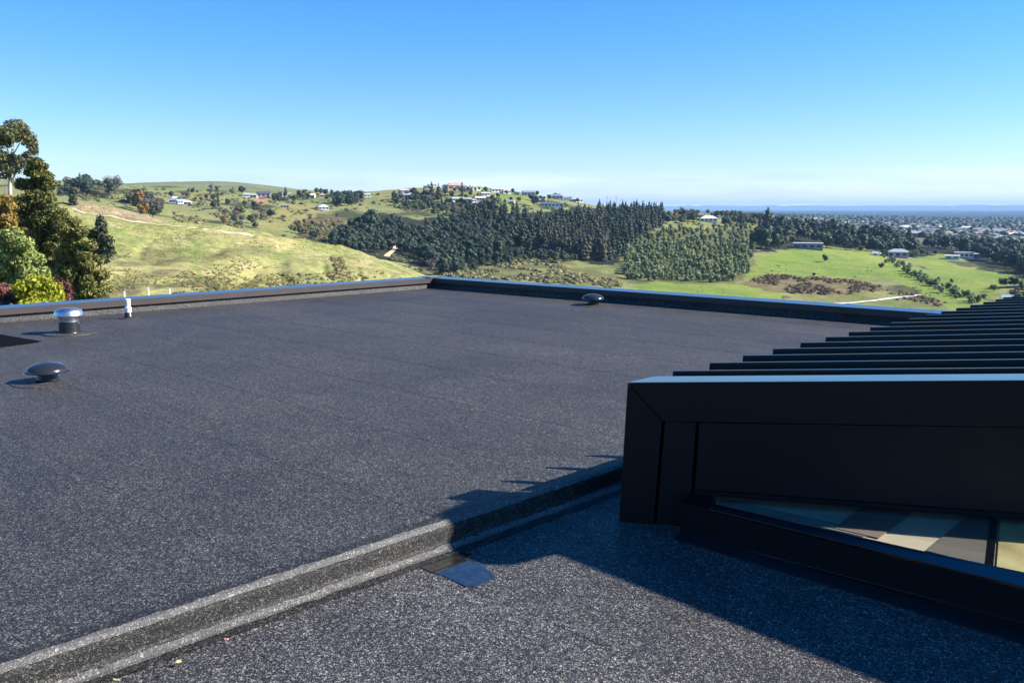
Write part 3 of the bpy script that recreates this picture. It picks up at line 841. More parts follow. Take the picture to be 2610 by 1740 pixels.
# ------------------------------------------------------------------ things on the roof
def place(name, loc, label, cat, group=None):
    return tag(empty(name, loc), label, cat, group)
def dome_vent(loc, r, label):
    v = place('dome_vent', loc, label, 'roof vent', 'domed roof vents')
    mb = MB(); mb.lathe([(r * 1.7, 0.0), (r * 1.68, 0.004), (r * 1.1, 0.006), (r * .5, 0.012), (r * .5, 0.0)], 40, cap=False)
    mb.build('base_flange', M['membrane'], v)
    mb = MB(); mb.lathe([(r * .56, 0.014), (r * .50, 0.03), (r * .46, r * .52), (r * .46, r * .56)], 32)
    mb.build('stem', M['black_rubber'], v, smooth=True)
    R = r
    prof = [(R * .95, r * .50), (R, r * .50), (R * .995, r * .54)]
    for k_ in range(1, 13):
        w = k_ / 12 * math.pi / 2
        prof.append((R * math.cos(w) if k_ < 12 else .001, r * .54 + R * .46 * math.sin(w)))
    mb = MB(); mb.lathe(prof, 48, cap=False)
    mb.build('dome_cap', M['dome'], v, smooth=True)
    for k_ in range(4):
        w = k_ * math.pi / 2 + .4
        mb = MB(); mb.box((R * .62 * math.cos(w), R * .62 * math.sin(w), r * .50), (.006, 0, 0), (0, .006, 0), (0, 0, .02)); mb.build('bracket', M['black_rubber'], v)
    return v
M['dome'] = plain('black_dome_plastic', (.020, .021, .024), 0.22, 0.1, 5.0, ior=1.6)
dome_vent(onz(122, 972, 0.004), 0.185, 'black domed vent on round flange near the left edge of the deck')
dome_vent(onz(1511, 777, 0.004), 0.19, 'small black domed vent standing before the right parapet')
sv = place('turbine_vent', onz(178, 849, 0.004), 'shiny silver capped exhaust vent on black collar', 'roof vent')
mb = MB(); mb.lathe([(.33, 0), (.325, .010), (.16, .014), (.14, 0)], 40, cap=False); mb.build('base_flange', M['membrane'], sv)
mb = MB(); mb.lathe([(.135, .0), (.128, .02), (.122, .14), (.126, .142), (.126, .155), (.11, .157)], 36); mb.build('collar', M['black_rubber'], sv, smooth=False)
mb = MB(); mb.box((.125, -.02, .135), (.014, 0, 0), (0, .012, 0), (0, 0, .014)); mb.build('clamp', M['silver'], sv)
mb = MB(); mb.lathe([(.117, .155), (.117, .205), (.142, .228), (.142, .236)], 40, cap=False); mb.build('neck', M['silver'], sv, smooth=True)
mb = MB(); mb.lathe([(.125, .228), (.176, .232), (.180, .236), (.176, .246), (.168, .285), (.160, .306), (.118, .316), (.112, .328), (.06, .333), (.001, .334)], 48, cap=False)
mb.build('cowl', M['silver'], sv, smooth=True)
pv = place('vent_pipe', onz(328, 811, 0.004), 'slim white vent pipe with black rubber boot beside the silver vent', 'pipe')
mb = MB(); mb.lathe([(.14, 0), (.135, .008), (.07, .012), (.06, 0)], 30, cap=False); mb.build('base_flange', M['membrane'], pv)
mb = MB(); mb.lathe([(.075, 0), (.058, .03), (.052, .085), (.046, .09)], 28); mb.build('rubber_boot', M['black_rubber'], pv, smooth=True)
mb = MB(); mb.lathe([(.044, .085), (.044, .14), (.050, .142), (.050, .165), (.036, .17), (.036, .235)], 28); mb.build('pipe', M['white_pipe'], pv)
mb = MB(); mb.lathe([(.036, .234), (.040, .236), (.040, .285), (.030, .292), (.001, .293)], 28, cap=False); mb.build('pipe_cap', M['white_pipe'], pv)
# puddle against the step
pud_px = [(1050, 1431), (1078, 1424), (1112, 1417), (1150, 1414), (1186, 1408), (1204, 1410), (1182, 1419), (1190, 1427), (1212, 1434), (1232, 1441), (1250, 1455), (1263, 1471), (1240, 1482), (1213, 1494), (1190, 1494), (1160, 1481), (1130, 1466), (1095, 1455), (1066, 1442)]
pm = [onz(x, y, ZL + 0.0045) for x, y in pud_px]
c_ = sum(pm, Vector()) / len(pm)
me = mesh_from('puddle', pm, [tuple(range(len(pm)))[::-1]], M['puddle'])
if me.polygons[0].normal.z < 0: me.flip_normals()
tag(link(bpy.data.objects.new('puddle', me)), 'small blue puddle of rainwater at the foot of the roof step', 'puddle', kind='structure')
# fallen leaves on the lower deck
lm = leaf_mat('dry_leaf', (.55, .45, .22), .2, trans=0.1)
for k_, (x, y, w, tx) in enumerate(((455, 1690, .9, 'pale yellow fallen leaf lying on the lower felt deck'), (577, 1631, .55, 'tiny pinkish fallen leaf lying on the lower felt deck'), (297, 1735, .6, 'tan fallen leaf at the bottom edge of the lower deck'))):
    p = onz(x, y, ZL + .013); s_ = .014 * w; w_ = random.random() * 6
    ring = [p + Vector((math.cos(w_ + t) * s_ * (1.5 if i % 2 == 0 else 1), math.sin(w_ + t) * s_ * .8, .002 + .004 * (i % 3))) for i, t in enumerate(np.linspace(0, 2 * math.pi, 8, endpoint=False))]
    mb = MB(); mb.prism(ring, [q + Vector((0, 0, .0015)) for q in ring])
    tag(mb.build('fallen_leaf', lm if k_ != 1 else plain('pink_leaf', (.6, .32, .26), .7)), tx, 'leaf', 'fallen leaves on the lower deck')

# ------------------------------------------------------------------ vegetation
def unit(v): return v / (np.linalg.norm(v, axis=-1, keepdims=True) + 1e-9)
def leaf_quads(centers, normals, size, rg, elong=1.0, jitter=0.8):
    n = len(centers)
    nn = unit(normals + rg.normal(0, jitter, (n, 3)))
    t = unit(np.cross(nn, rg.normal(0, 1, (n, 3)))); b = np.cross(nn, t)
    s = (size * rg.uniform(0.6, 1.35, (n, 1)))
    e = s * elong
    bend = nn * s * 0.25
    v = np.stack([centers - t * e - b * s * .35, centers - b * s * .6 + bend, centers + t * e + b * s * .2, centers + b * s * .6 + bend], 1)
    return v.reshape(-1, 3)
def ico(sub=1):
    import bmesh
    bm = bmesh.new(); bmesh.ops.create_icosphere(bm, subdivisions=sub, radius=1.0)
    v = np.array([x.co[:] for x in bm.verts]); f = np.array([[y.index for y in x.verts] for x in bm.faces]); bm.free()
    return v, f
ICO1, ICO2 = ico(1), ico(2)
def tuft_mesh(name, clumps, n_leaf, size, mat, seed, core=0.78, elong=1.0, core_mat=None, jitter=0.8, down=0.0):
    """clumps: (cx,cy,cz, rx,ry,rz, weight). Leaf faces over lumpy clump shells with a rough darker core inside."""
    rg = np.random.default_rng(seed)
    C = np.array([c[:6] for c in clumps], float); Wt = np.array([c[6] if len(c) > 6 else 1.0 for c in clumps]) * (C[:, 3] * C[:, 5])
    Wt = Wt / Wt.sum()
    idx = rg.choice(len(C), n_leaf, p=Wt)
    d = unit(rg.normal(0, 1, (n_leaf, 3)))
    rad = rg.uniform(0.62, 1.08, (n_leaf, 1)) + (rg.random((n_leaf, 1)) < .12) * rg.uniform(0, .4, (n_leaf, 1))
    pts = C[idx, :3] + d * C[idx, 3:6] * rad
    d2 = d.copy(); d2[:, 2] -= down
    lv = leaf_quads(pts, d2, size, rg, elong, jitter)
    lf = np.arange(len(lv)).reshape(-1, 4)
    verts = [lv]; tri = np.vstack([lf[:, [0, 1, 2]], lf[:, [0, 2, 3]]]); tris = [tri]; off = len(lv)
    ncore = 0
    if core > 0:
        iv, if_ = ICO1
        for c in C:
            r = rg.uniform(0.75, 1.15, (len(iv), 1))
            verts.append(c[:3] + iv * c[3:6] * core * r); tris.append(if_ + off); off += len(iv); ncore += len(if_)
    me = np_mesh(name, np.vstack(verts), np.vstack(tris), mat, tris=True)
    return me
def pine_clumps(h, w, seed, levels=7, base=0.22, droop=0.0, slim=1.0):
    rg = np.random.default_rng(seed); cl = []
    for i in range(levels):
        t = i / (levels - 1); z = h * (base + (0.97 - base) * t); r = w * (1 - t ** 1.6) ** 0.9 * 0.5 + w * 0.09
        k = max(1, int(round(5 * (1 - t) + 1)))
        for q in range(k):
            a = 2 * math.pi * (q / k + rg.random() * .3 + i * .37)
            rr = r * (0.45 if k > 1 else 0.05) * rg.uniform(.7, 1.35)
            s = r * rg.uniform(.48, .75) + w * .03
            cl.append((math.cos(a) * rr, math.sin(a) * rr, z + rg.normal(0, h * .025), s, s, h * 0.085 * rg.uniform(.8, 1.5), 1))
    return cl
def round_clumps(h, w, seed, n=9, base=0.2):
    rg = np.random.default_rng(seed); cl = []
    for i in range(n):
        d = unit(rg.normal(0, 1, 3)); rr = rg.uniform(.25, .62)
        z = h * (base + (1 - base) * .5) + d[2] * h * (1 - base) * .5 * rr * 1.15
        s = w * rg.uniform(.2, .32)
        cl.append((d[0] * w * .5 * rr * 1.25, d[1] * w * .5 * rr * 1.25, max(z, s * .8), s, s, s * rg.uniform(.7, 1.0), 1))
    cl.append((0, 0, h * (base + (1 - base) * .45), w * .3, w * .3, h * (1 - base) * .36, 1.2))
    return cl
def trunk_mesh(name, h, r, seed, mat, lean=0.03):
    rg = random.Random(seed); pts = []; rad = []
    for i in range(5):
        t = i / 4; pts.append((rg.uniform(-lean, lean) * h * t, rg.uniform(-lean, lean) * h * t, -0.4 + (h + .4) * t)); rad.append(r * (1 - .8 * t) + .01)
    return MB().tube(pts, rad, 6).mesh(name, mat, True)

M['pine'] = leaf_mat('pine_needles', (.042, .060, .034), .45, .6, .12, (.068, .080, .042))
M['pine_grey'] = leaf_mat('grey_pine_needles', (.080, .082, .052), .4, .6, .12, (.112, .100, .064))
M['round_dark'] = leaf_mat('dark_foliage', (.048, .068, .040), .5, .6, .12)
M['olive'] = leaf_mat('olive_foliage', (.115, .120, .056), .45, .6, .15)
M['young'] = leaf_mat('young_foliage', (.165, .210, .090), .6, .5, .25, (.27, .30, .13))
M['rust'] = leaf_mat('rusty_foliage', (.20, .115, .035), .4, .6, .15)
M['twig'] = leaf_mat('bare_twigs', (.17, .14, .115), .35, .8, .05)
M['gum'] = leaf_mat('gum_leaves', (.15, .16, .075), .5, .45, .25, (.25, .235, .11))
M['conifer'] = leaf_mat('conifer_sprays', (.118, .132, .042), .65, .55, .25, (.25, .23, .07))
M['lime'] = leaf_mat('lime_leaves', (.25, .30, .085), .5, .5, .3, (.36, .38, .13))
M['gold'] = leaf_mat('golden_leaves', (.34, .36, .030), .40, .5, .3, (.46, .42, .035))
M['red'] = leaf_mat('red_leaves', (.15, .062, .052), .5, .5, .25, (.27, .12, .09))
M['orange'] = leaf_mat('orange_sprays', (.27, .19, .05), .5, .55, .25, (.38, .25, .06))

def variants(prefix, maker, n): return [maker(i) for i in range(n)]
V_PINE = [tuft_mesh('crown', pine_clumps(15, 6.0, 10 + i, 7, .08), 520, .55, M['pine'], 100 + i, .8) for i in range(4)]
V_PGREY = [tuft_mesh('crown', pine_clumps(16, 5.4, 20 + i, 7, .10), 480, .52, M['pine_grey'], 120 + i, .78) for i in range(3)]
V_ROUND = [tuft_mesh('crown', round_clumps(11, 8.5, 30 + i, 11, .08), 480, .55, M['round_dark'], 140 + i, .82) for i in range(4)]
V_OLIVE = [tuft_mesh('crown', round_clumps(9, 8, 40 + i, 9, .12), 380, .52, M['olive'], 160 + i, .8) for i in range(3)]
V_YOUNG = [tuft_mesh('crown', round_clumps(5.0, 4.4, 50 + i, 7, .0), 260, .34, M['young'], 180 + i, .8) for i in range(5)]
V_RUST = [tuft_mesh('crown', round_clumps(9, 6.5, 60 + i, 8, .1), 330, .5, M['rust'], 200 + i, .75) for i in range(2)]
V_TWIG = [tuft_mesh('crown', round_clumps(10, 7, 70 + i, 9, .2), 330, .45, M['twig'], 220 + i, .0, 1.6) for i in range(2)]
V_CYP = [tuft_mesh('crown', [(0, 0, 1.2 + k_ * 1.5, 1.3 - .10 * k_, 1.3 - .10 * k_, 1.3, 1) for k_ in range(9)], 420, .4, M['pine'], 240, .85)]
T_BIG = trunk_mesh('trunk', 11, .32, 3, M['bark']); T_MID = trunk_mesh('trunk', 6, .26, 4, M['bark']); T_SMALL = trunk_mesh('trunk', 2.6, .10, 5, M['bark'])
def tree(name, p, crown, trunk, sc, label, group, cat='tree', wide=1.0):
    o = empty(name, (p.x, p.y, p.z - 0.25)); o.rotation_euler.z = random.random() * 6.28
    o.scale = (sc * wide, sc * wide, sc)
    tag(o, label, cat, group)
    link(bpy.data.objects.new('crown', crown), o)
    if trunk is not None: link(bpy.data.objects.new('trunk', trunk), o)
    return o
def sample_poly(poly, n, seed, mind=0.0, dmin=380, bias=None, ratio=1.0):
    """photo-space polygon of visible land -> points on the land, spaced out"""
    rg = np.random.default_rng(seed); xs = [p[0] for p in poly]; ys = [p[1] for p in poly]
    out = []; keep = []; tries = 0
    while len(out) < n and tries < n * 60:
        tries += 1
        x = rg.uniform(min(xs), max(xs)); y = rg.uniform(min(ys), max(ys))
        if not in_poly(np.array([x]), np.array([y]), poly)[0]: continue
        if mind and any((x - a) ** 2 + ((y - b) * ratio) ** 2 < mind ** 2 for a, b in keep): continue
        keep.append((x, y)); out.append((x, y, ground_at(x, y, dmin)))
    return out
R = random.Random(11)
# dense plantation of slim pines, right of the middle
polyA = [(1300, 612), (1345, 585), (1420, 568), (1500, 560), (1580, 560), (1660, 556), (1690, 556), (1688, 575), (1640, 600), (1600, 640), (1560, 668), (1490, 664), (1400, 652), (1340, 640)]
for x, y, p in sample_poly(polyA, 250, 1, 8, ratio=1.3):
    g = R.random() < (0.55 if 1400 < x < 1560 else 0.15)
    tree('pine_tree', p, R.choice(V_PGREY if g else V_PINE), T_BIG, R.choice((.7, .8, .9, .95, 1.0, 1.05, 1.15)) * R.uniform(.92, 1.06), 'slim dark pine in the dense plantation on the hillside' if not g else 'greyish slim pine in the dense plantation on the hillside',
         'slim pines of the plantation' if not g else 'greyish pines of the plantation')
for x, y, p in sample_poly([(1520, 548), (1600, 540), (1690, 545), (1690, 560), (1520, 566)], 34, 2, 6):
    tree('pine_tree', p, R.choice(V_PINE), T_BIG, R.uniform(.8, 1.05), 'tall dark pine on the crest of the plantation', 'pines on the plantation crest')
# rounded dark wood, left of the plantation
polyB = [(838, 632), (870, 600), (930, 575), (985, 562), (1060, 585), (1090, 580), (1160, 560), (1250, 562), (1320, 580), (1330, 610), (1280, 655), (1200, 672), (1130, 692), (1060, 660), (1020, 640), (985, 650), (920, 645)]
nB = 0
for x, y, p in sample_poly(polyB, 255, 3, 9, ratio=1.4):
    t = (x - 985) / 90
    if 0 < t < 1 and abs(y - (655 - t * 73)) < 9: continue
    tree('wood_tree', p, R.choice(V_ROUND), T_MID, R.uniform(.62, 1.0), 'rounded dark tree in the wood left of the pine plantation', 'rounded trees of the hillside wood')
for x, y, p in sample_poly([(1180, 560), (1290, 545), (1340, 560), (1300, 580), (1180, 585)], 22, 4, 8):
    tree('pine_tree', p, R.choice(V_PINE), T_BIG, R.uniform(.7, 1.0), 'dark pine at the upper edge of the rounded wood', 'pines at the upper edge of the wood')
for x, y, p in sample_poly([(1110, 700), (1200, 672), (1290, 652), (1400, 654), (1490, 668), (1420, 672), (1330, 668), (1230, 684), (1140, 704)], 46, 12, 8, ratio=1.4):
    tree('wood_tree', p, R.choice(V_ROUND), T_MID, R.uniform(.4, .75), 'low dark tree along the shaded foot of the plantation', 'low trees at the plantation foot')
# young planted block
polyC = [(1588, 688), (1596, 640), (1640, 606), (1690, 588), (1790, 592), (1850, 576), (1925, 582), (1930, 620), (1915, 660), (1905, 700), (1870, 722), (1760, 716), (1600, 716)]
for x, y, p in sample_poly(polyC, 300, 5, 9, ratio=1.3):
    o = link(bpy.data.objects.new('young_tree', R.choice(V_YOUNG))); o.location = (p.x, p.y, p.z - .2); s = R.uniform(.78, 1.28); o.scale = (s, s, s * R.uniform(.9, 1.3)); o.rotation_euler.z = R.random() * 6
    tag(o, 'small bushy green tree in the young planting on the slope', 'tree', 'young trees planted on the slope')
# big dark trees on the right
polyD = [(1932, 612), (1960, 588), (2060, 592), (2160, 600), (2260, 612), (2330, 622), (2330, 652), (2240, 645), (2110, 634), (2096, 632), (2090, 620), (2030, 616), (2012, 634), (1975, 640), (1935, 644)]
for x, y, p in sample_poly(polyD, 100, 6, 11, ratio=1.6):
    m = R.random(); v = R.choice(V_ROUND) if m < .55 else R.choice(V_PINE) if m < .78 else R.choice(V_OLIVE)
    nm, lb, gr = (('belt_tree', 'dark rounded tree in the belt above the right meadow', 'dark trees above the meadow') if m < .55 else
              ('pine_tree', 'tall dark pine in the belt above the right meadow', 'pines above the meadow') if m < .78 else ('olive_tree', 'olive brown tree in the belt above the right meadow', 'olive trees above the meadow'))
    tree(nm, p, v, T_MID, R.uniform(1.05, 1.75) * (1.0 if m < .55 or m > .78 else .8), lb, gr)
polyD2 = [(2345, 640), (2400, 628), (2500, 636), (2610, 640), (2660, 660), (2660, 740), (2612, 712), (2570, 690), (2520, 668), (2490, 655), (2410, 642)]
for x, y, p in sample_poly(polyD2, 72, 8, 11, ratio=1.5):
    tree('grove_tree', p, R.choice(V_ROUND), T_MID, R.uniform(.95, 1.6), 'dark tree in the shaded grove behind the white villa', 'dark trees behind the villa')
for x, y, p in sample_poly([(2180, 640), (2250, 632), (2330, 650), (2420, 640), (2400, 652), (2340, 656), (2300, 662)], 16, 9, 9):
    tree('olive_tree', p, R.choice(V_OLIVE), T_MID, R.uniform(.45, .75), 'small olive tree along the top of the bright meadow', 'olive trees along the meadow top')
# hedgerow between the meadows
hl = [(2262, 662), (2300, 680), (2340, 708), (2390, 730), (2440, 752), (2490, 772)]
for k_ in range(62):
    t = k_ / 61 * (len(hl) - 1); i = min(int(t), len(hl) - 2); f = t - i
    x = hl[i][0] * (1 - f) + hl[i + 1][0] * f + R.uniform(-16, 16); y = hl[i][1] * (1 - f) + hl[i + 1][1] * f + R.uniform(-6, 6)
    p = ground_at(x, y, 380)
    o = link(bpy.data.objects.new('hedge_shrub', R.choice(V_YOUNG))); s = R.uniform(.55, 1.0); o.scale = (s * 1.15, s * 1.15, s); o.location = (p.x, p.y, p.z - .2); o.rotation_euler.z = R.random() * 6
    tag(o, 'shrub in the hedgerow running down between the two meadows', 'shrub', 'shrubs of the hedgerow')
for x, y, p in sample_poly([(2500, 770), (2520, 745), (2560, 725), (2600, 720), (2660, 730), (2660, 790), (2560, 775), (2590, 742), (2550, 740)], 22, 10, 9):
    tree('olive_tree', p, R.choice(V_OLIVE), T_SMALL, R.uniform(.35, .7), 'grey green small tree at the foot of the right meadow', 'small trees at the meadow foot')
for x, y, s, lb in ((2103, 668, .55, 'lone dark bush in the middle of the bright meadow'), (2246, 685, .42, 'lone round bush on the right shoulder of the meadow'), (2074, 704, .25, 'tiny bush low on the bright meadow'), (2425, 722, .3, 'small bush below the pale patch of the second meadow')):
    p = ground_at(x, y, 380); tree('bush', p, R.choice(V_ROUND), None, s, lb, None, 'bush')
# scattered trees over the far hills
spots = []
def scatter(poly, n, seed, kinds, smin, smax, label, group, mind=9):
    for x, y, p in sample_poly(poly, n, seed, mind, ratio=1.6):
        kd = R.choice(kinds)
        v, t, nm = {'r': (V_ROUND, T_MID, 'round_tree'), 'p': (V_PINE, T_BIG, 'pine_tree'), 'o': (V_OLIVE, T_MID, 'olive_tree'), 'u': (V_RUST, T_MID, 'rusty_tree'), 't': (V_TWIG, T_MID, 'bare_tree')}[kd]
        word = {'r': 'dark rounded', 'p': 'dark conical', 'o': 'olive green', 'u': 'rust coloured', 't': 'leafless grey'}[kd]
        tree(nm, p, R.choice(v), t, R.uniform(smin, smax) * (.7 if kd == 'p' else 1), f'{word} tree {label}', f'{word} trees {group}')
scatter([(150, 500), (190, 478), (300, 478), (330, 500), (260, 515), (180, 505)], 30, 20, 'rrpoto', .8, 1.35, 'in the shelter belt on the left hillside', 'of the left shelter belt', 7)
scatter([(330, 520), (380, 512), (410, 540), (400, 562), (350, 545)], 16, 21, 'rrot', .7, 1.2, 'in the clump behind the grassy spur', 'of the clump behind the spur', 7)
scatter([(690, 505), (780, 500), (790, 512), (700, 522)], 16, 22, 'rro', .55, .85, 'in the hedge by the ploughed patch', 'of the hedge by the ploughed patch', 7)
scatter([(855, 520), (915, 508), (930, 518), (860, 534)], 14, 23, 'rrr', .9, 1.3, 'in the dark clump on the middle hill', 'of the dark clump on the middle hill', 7)
scatter([(1000, 500), (1090, 490), (1110, 515), (1080, 545), (1000, 525)], 34, 24, 'rroopt', .6, 1.05, 'among the houses left of the hilltop', 'among houses left of the hilltop', 8)
scatter([(1090, 515), (1280, 520), (1290, 545), (1200, 552), (1100, 550)], 36, 25, 'rrotop', .45, .85, 'on the slope below the hilltop houses', 'below the hilltop houses', 8)
scatter([(1130, 480), (1450, 500), (1480, 520), (1300, 515), (1130, 505)], 34, 26, 'rroo', .4, .75, 'between the hilltop houses', 'between hilltop houses', 9)
scatter([(560, 520), (660, 520), (700, 560), (640, 590), (570, 565)], 22, 27, 'rot', .4, .8, 'in the gully behind the spur', 'of the gully behind the spur', 10)
scatter([(430, 500), (560, 480), (640, 488), (560, 510), (450, 520)], 24, 28, 'rott', .4, .8, 'around the far left farmhouses', 'around the far left farmhouses', 9)
scatter([(700, 500), (960, 492), (980, 510), (820, 512), (720, 515)], 22, 29, 'roo', .4, .75, 'along the far ridge farms', 'along the far ridge farms', 10)
scatter([(730, 600), (780, 560), (870, 555), (850, 590), (780, 620)], 22, 30, 'oourt', .35, .7, 'in the scrubby gully left of the wood', 'of the scrubby gully', 8)
scatter([(1690, 560), (1740, 548), (1800, 562), (1740, 572), (1700, 575)], 16, 31, 'rro', .7, 1.0, 'on the knoll before the white pavilion', 'of the knoll before the pavilion', 8)
scatter([(1835, 570), (1920, 560), (1940, 575), (1850, 580)], 16, 32, 'oorp', .9, 1.25, 'right of the white pavilion', 'right of the pavilion', 8)
scatter([(1700, 545), (1960, 548), (1960, 562), (1700, 555)], 28, 33, 'rroout', .6, .95, 'among the skyline houses right of the plantation', 'among skyline houses right of the plantation', 8)
scatter([(2000, 575), (2300, 590), (2600, 612), (2600, 640), (2300, 608), (2050, 590)], 55, 34, 'rroou', .6, 1.0, 'in the suburb gardens on the right', 'of the suburb gardens', 10)
scatter([(1075, 660), (1120, 650), (1130, 690), (1090, 700)], 6, 35, 'tto', .6, .9, 'by the valley floor at the wood end', 'by the valley floor', 8)
# hand placed trees
def lone(x, y, h_px, kind, label, dmin=380, wide=1.0):
    p = ground_at(x, y, dmin); d = p.y; h = h_px * d / FPX
    v, t, base, nm = {'r': (V_ROUND, T_MID, 11, 'round_tree'), 'p': (V_PINE, T_BIG, 16, 'pine_tree'), 'o': (V_OLIVE, T_MID, 9, 'olive_tree'), 'c': (V_CYP, None, 14, 'cypress_tree'), 'u': (V_RUST, T_MID, 9, 'rusty_tree')}[kind]
    tree(nm, p, R.choice(v), t, h / base, label, None, wide=wide)
lone(557, 530, 50, 'c', 'tall dark columnar cypress standing alone on the left hillside', wide=.75)
lone(545, 534, 28, 'r', 'low dark tree at the foot of the tall cypress')
lone(616, 494, 22, 'r', 'dark round tree on the skyline under the far grassy dome')
lone(728, 497, 22, 'p', 'dark skyline tree beside a white farmhouse')
lone(648, 538, 14, 'r', 'small round tree below the ploughed patch')
lone(613, 546, 26, 'o', 'upright dark tree above the gully behind the spur')
lone(642, 570, 30, 'o', 'bushy tree low in the gully behind the spur')
lone(355, 540, 60, 'u', 'rust orange tree behind the grassy spur')
lone(365, 558, 44, 'u', 'rust orange bush below the rust orange tree')
lone(570, 572, 26, 'u', 'small rust orange tree at the right end of the spur track')
lone(1178, 500, 34, 'c', 'dark upright tree among the hilltop houses', wide=1.3)
lone(1100, 508, 46, 'p', 'dark pointed pine left of the hilltop houses')
lone(1118, 508, 40, 'p', 'second dark pine left of the hilltop houses')
lone(1255, 545, 48, 'o', 'large grey brown tree above the rounded wood', wide=1.2)
lone(1205, 550, 36, 'o', 'grey brown tree left of the large grey brown tree')
lone(1362, 526, 34, 'r', 'dark tree left of the white long-roofed building')
lone(1318, 545, 34, 'p', 'dark pointed tree below the green hilltop field')
lone(1955, 592, 66, 'p', 'tallest dark pine at the left end of the right tree belt', wide=1.3)
lone(1990, 600, 56, 'r', 'dark broad tree beside the tallest pine of the right belt')
lone(948, 590, 64, 'r', 'tall dark tree rising from the upper left of the wood')
for k_, x in enumerate((208, 218, 228, 238, 248, 256)):
    lone(x, 472 + (k_ % 2), 17 - abs(k_ - 2.5), 'r', f'flat topped dark tree on the far left skyline, {["first", "second", "third", "fourth", "fifth", "sixth"][k_]} from left', 900)
for k_, x in enumerate((806, 818, 832, 846, 862, 884, 904, 932)):
    lone(x, 494 + k_ * .7, 17 - k_, 'r', f'rounded dark skyline tree on the ridge saddle, {["first", "second", "third", "fourth", "fifth", "sixth", "seventh", "eighth"][k_]} from the left in its row', 900)
p = ground_at(186, 522, 150); tree('pine_tree', p, V_PINE[1], T_BIG, 52 * p.y / FPX / 16, 'small dark pine alone on the crest of the grassy spur', None)

# fence posts at the foot of the spur and power poles on the skyline
for k_, (x, y, h) in enumerate(((317, 764, 22), (378, 757, 24), (432, 752, 16))):
    p = at(x, y, 60); g = Vector((p.x, p.y, ground_z(p.x, p.y))); top = at(x, y - h, 60).z
    mb = MB(); mb.tube([g + Vector((0, 0, -.2)), Vector((g.x + .02, g.y, top))], [.055, .05], 7)
    tag(mb.build('fence_post', M['white_pipe'], smooth=True), ['pale fence post behind the parapet nearest the white pipe', 'pale fence post in the middle of the three behind the parapet', 'short pale fence post farthest from the white pipe'][k_], 'post', 'pale fence posts behind the parapet')
for k_, x in enumerate((1547, 1570)):
    p = ground_at(x, 535, 700); mb = MB(); mb.tube([p + Vector((0, 0, -.5)), p + Vector((0, 0, 15))], [.2, .14], 6); po = empty('power_pole', p)
    tag(po, ['power pole on the skyline behind the left end of the plantation crest', 'second power pole on the skyline behind the plantation crest'][k_], 'pole', 'power poles on the skyline')
    o_ = mb.build('pole', M['bark'], po); o_.location = -p
    mb = MB(); mb.box(p + Vector((0, 0, 14.2)), (1.2, 0, 0), (0, .08, 0), (0, 0, .1)); o_ = mb.build('crossarm', M['bark'], po); o_.location = -p
# scrub and gorse: too many bushes to count
def scrub(name, poly, n, seed, mat, smin, smax, label, dmin=380, flat=.6, thr=.47):
    rg = np.random.default_rng(seed); vs = []; ts = []; off = 0
    iv, if_ = ICO1
    for x, y, p in sample_poly(poly, n * 2, seed, 0, dmin):
        if float(fbm(np.array([p.x / 13]), np.array([p.y / 26]), 3, seed)[0]) < thr: continue
        s = rg.uniform(smin, smax) * (1 if rg.random() < .7 else .5)
        c = np.array([p.x, p.y, p.z + s * .15])
        r = rg.uniform(.7, 1.2, (len(iv), 1))
        vs.append(c + iv * r * np.array([s, s, s * flat])); ts.append(if_ + off); off += len(iv)
        m = 26; d = unit(rg.normal(0, 1, (m, 3))); d[:, 2] = np.abs(d[:, 2])
        lv = leaf_quads(c + d * np.array([s, s, s * flat]) * rg.uniform(.85, 1.25, (m, 1)), d, s * .22, rg)
        q = np.arange(len(lv)).reshape(-1, 4) + off
        vs.append(lv); ts += [q[:, [0, 1, 2]], q[:, [0, 2, 3]]]; off += len(lv)
    me = np_mesh(name, np.vstack(vs), np.vstack(ts), mat, tris=True)
    tag(link(bpy.data.objects.new(name, me)), label, 'scrub', kind='stuff')
M['scrub'] = leaf_mat('scrub_leaves', (.14, .145, .062), .55, .7, .1, (.25, .21, .10))
M['gorse'] = leaf_mat('gorse_leaves', (.13, .092, .050), .55, .7, .1, (.22, .14, .07))
M['tussock'] = leaf_mat('tussock_leaves', (.17, .155, .068), .5, .8, .1, (.26, .22, .10))
scrub('scrub', [(1115, 690), (1250, 662), (1400, 662), (1470, 690), (1560, 712), (1600, 722), (1560, 735), (1300, 715), (1110, 715)], 420, 51, M['scrub'], .7, 2.2, 'low olive scrub covering the valley floor below the plantation')
scrub('gorse', [(1890, 722), (1960, 700), (2050, 708), (2190, 714), (2262, 738), (2150, 752), (2040, 750), (1955, 738)], 420, 52, M['gorse'], .5, 1.7, 'brown gorse patch across the lower meadow', thr=.36)
scrub('gorse', [(2255, 735), (2330, 748), (2420, 775), (2400, 782), (2300, 762), (2250, 750)], 90, 53, M['gorse'], .5, 1.3, 'brown gorse strip above the end of the white track')
scrub('tussock', [(300, 770), (420, 730), (470, 690), (540, 700), (650, 690), (720, 730), (640, 765)], 260, 54, M['tussock'], .15, .5, 'dark tussock and bracken on the lower face of the spur', 130)
scrub('tussock', [(840, 655), (870, 655), (885, 690), (860, 700)], 70, 55, M['tussock'], .3, .8, 'dark line of tussock down the right end of the spur', 130)
scrub('tussock', [(690, 700), (1000, 690), (900, 730), (680, 745)], 170, 56, M['tussock'], .2, .6, 'scattered tussock along the foot of the spur behind the parapet', 130)
scrub('scrub', [(600, 600), (740, 600), (830, 640), (760, 630), (640, 605)], 120, 57, M['scrub'], .6, 1.8, 'low scrub just behind the crest of the spur')
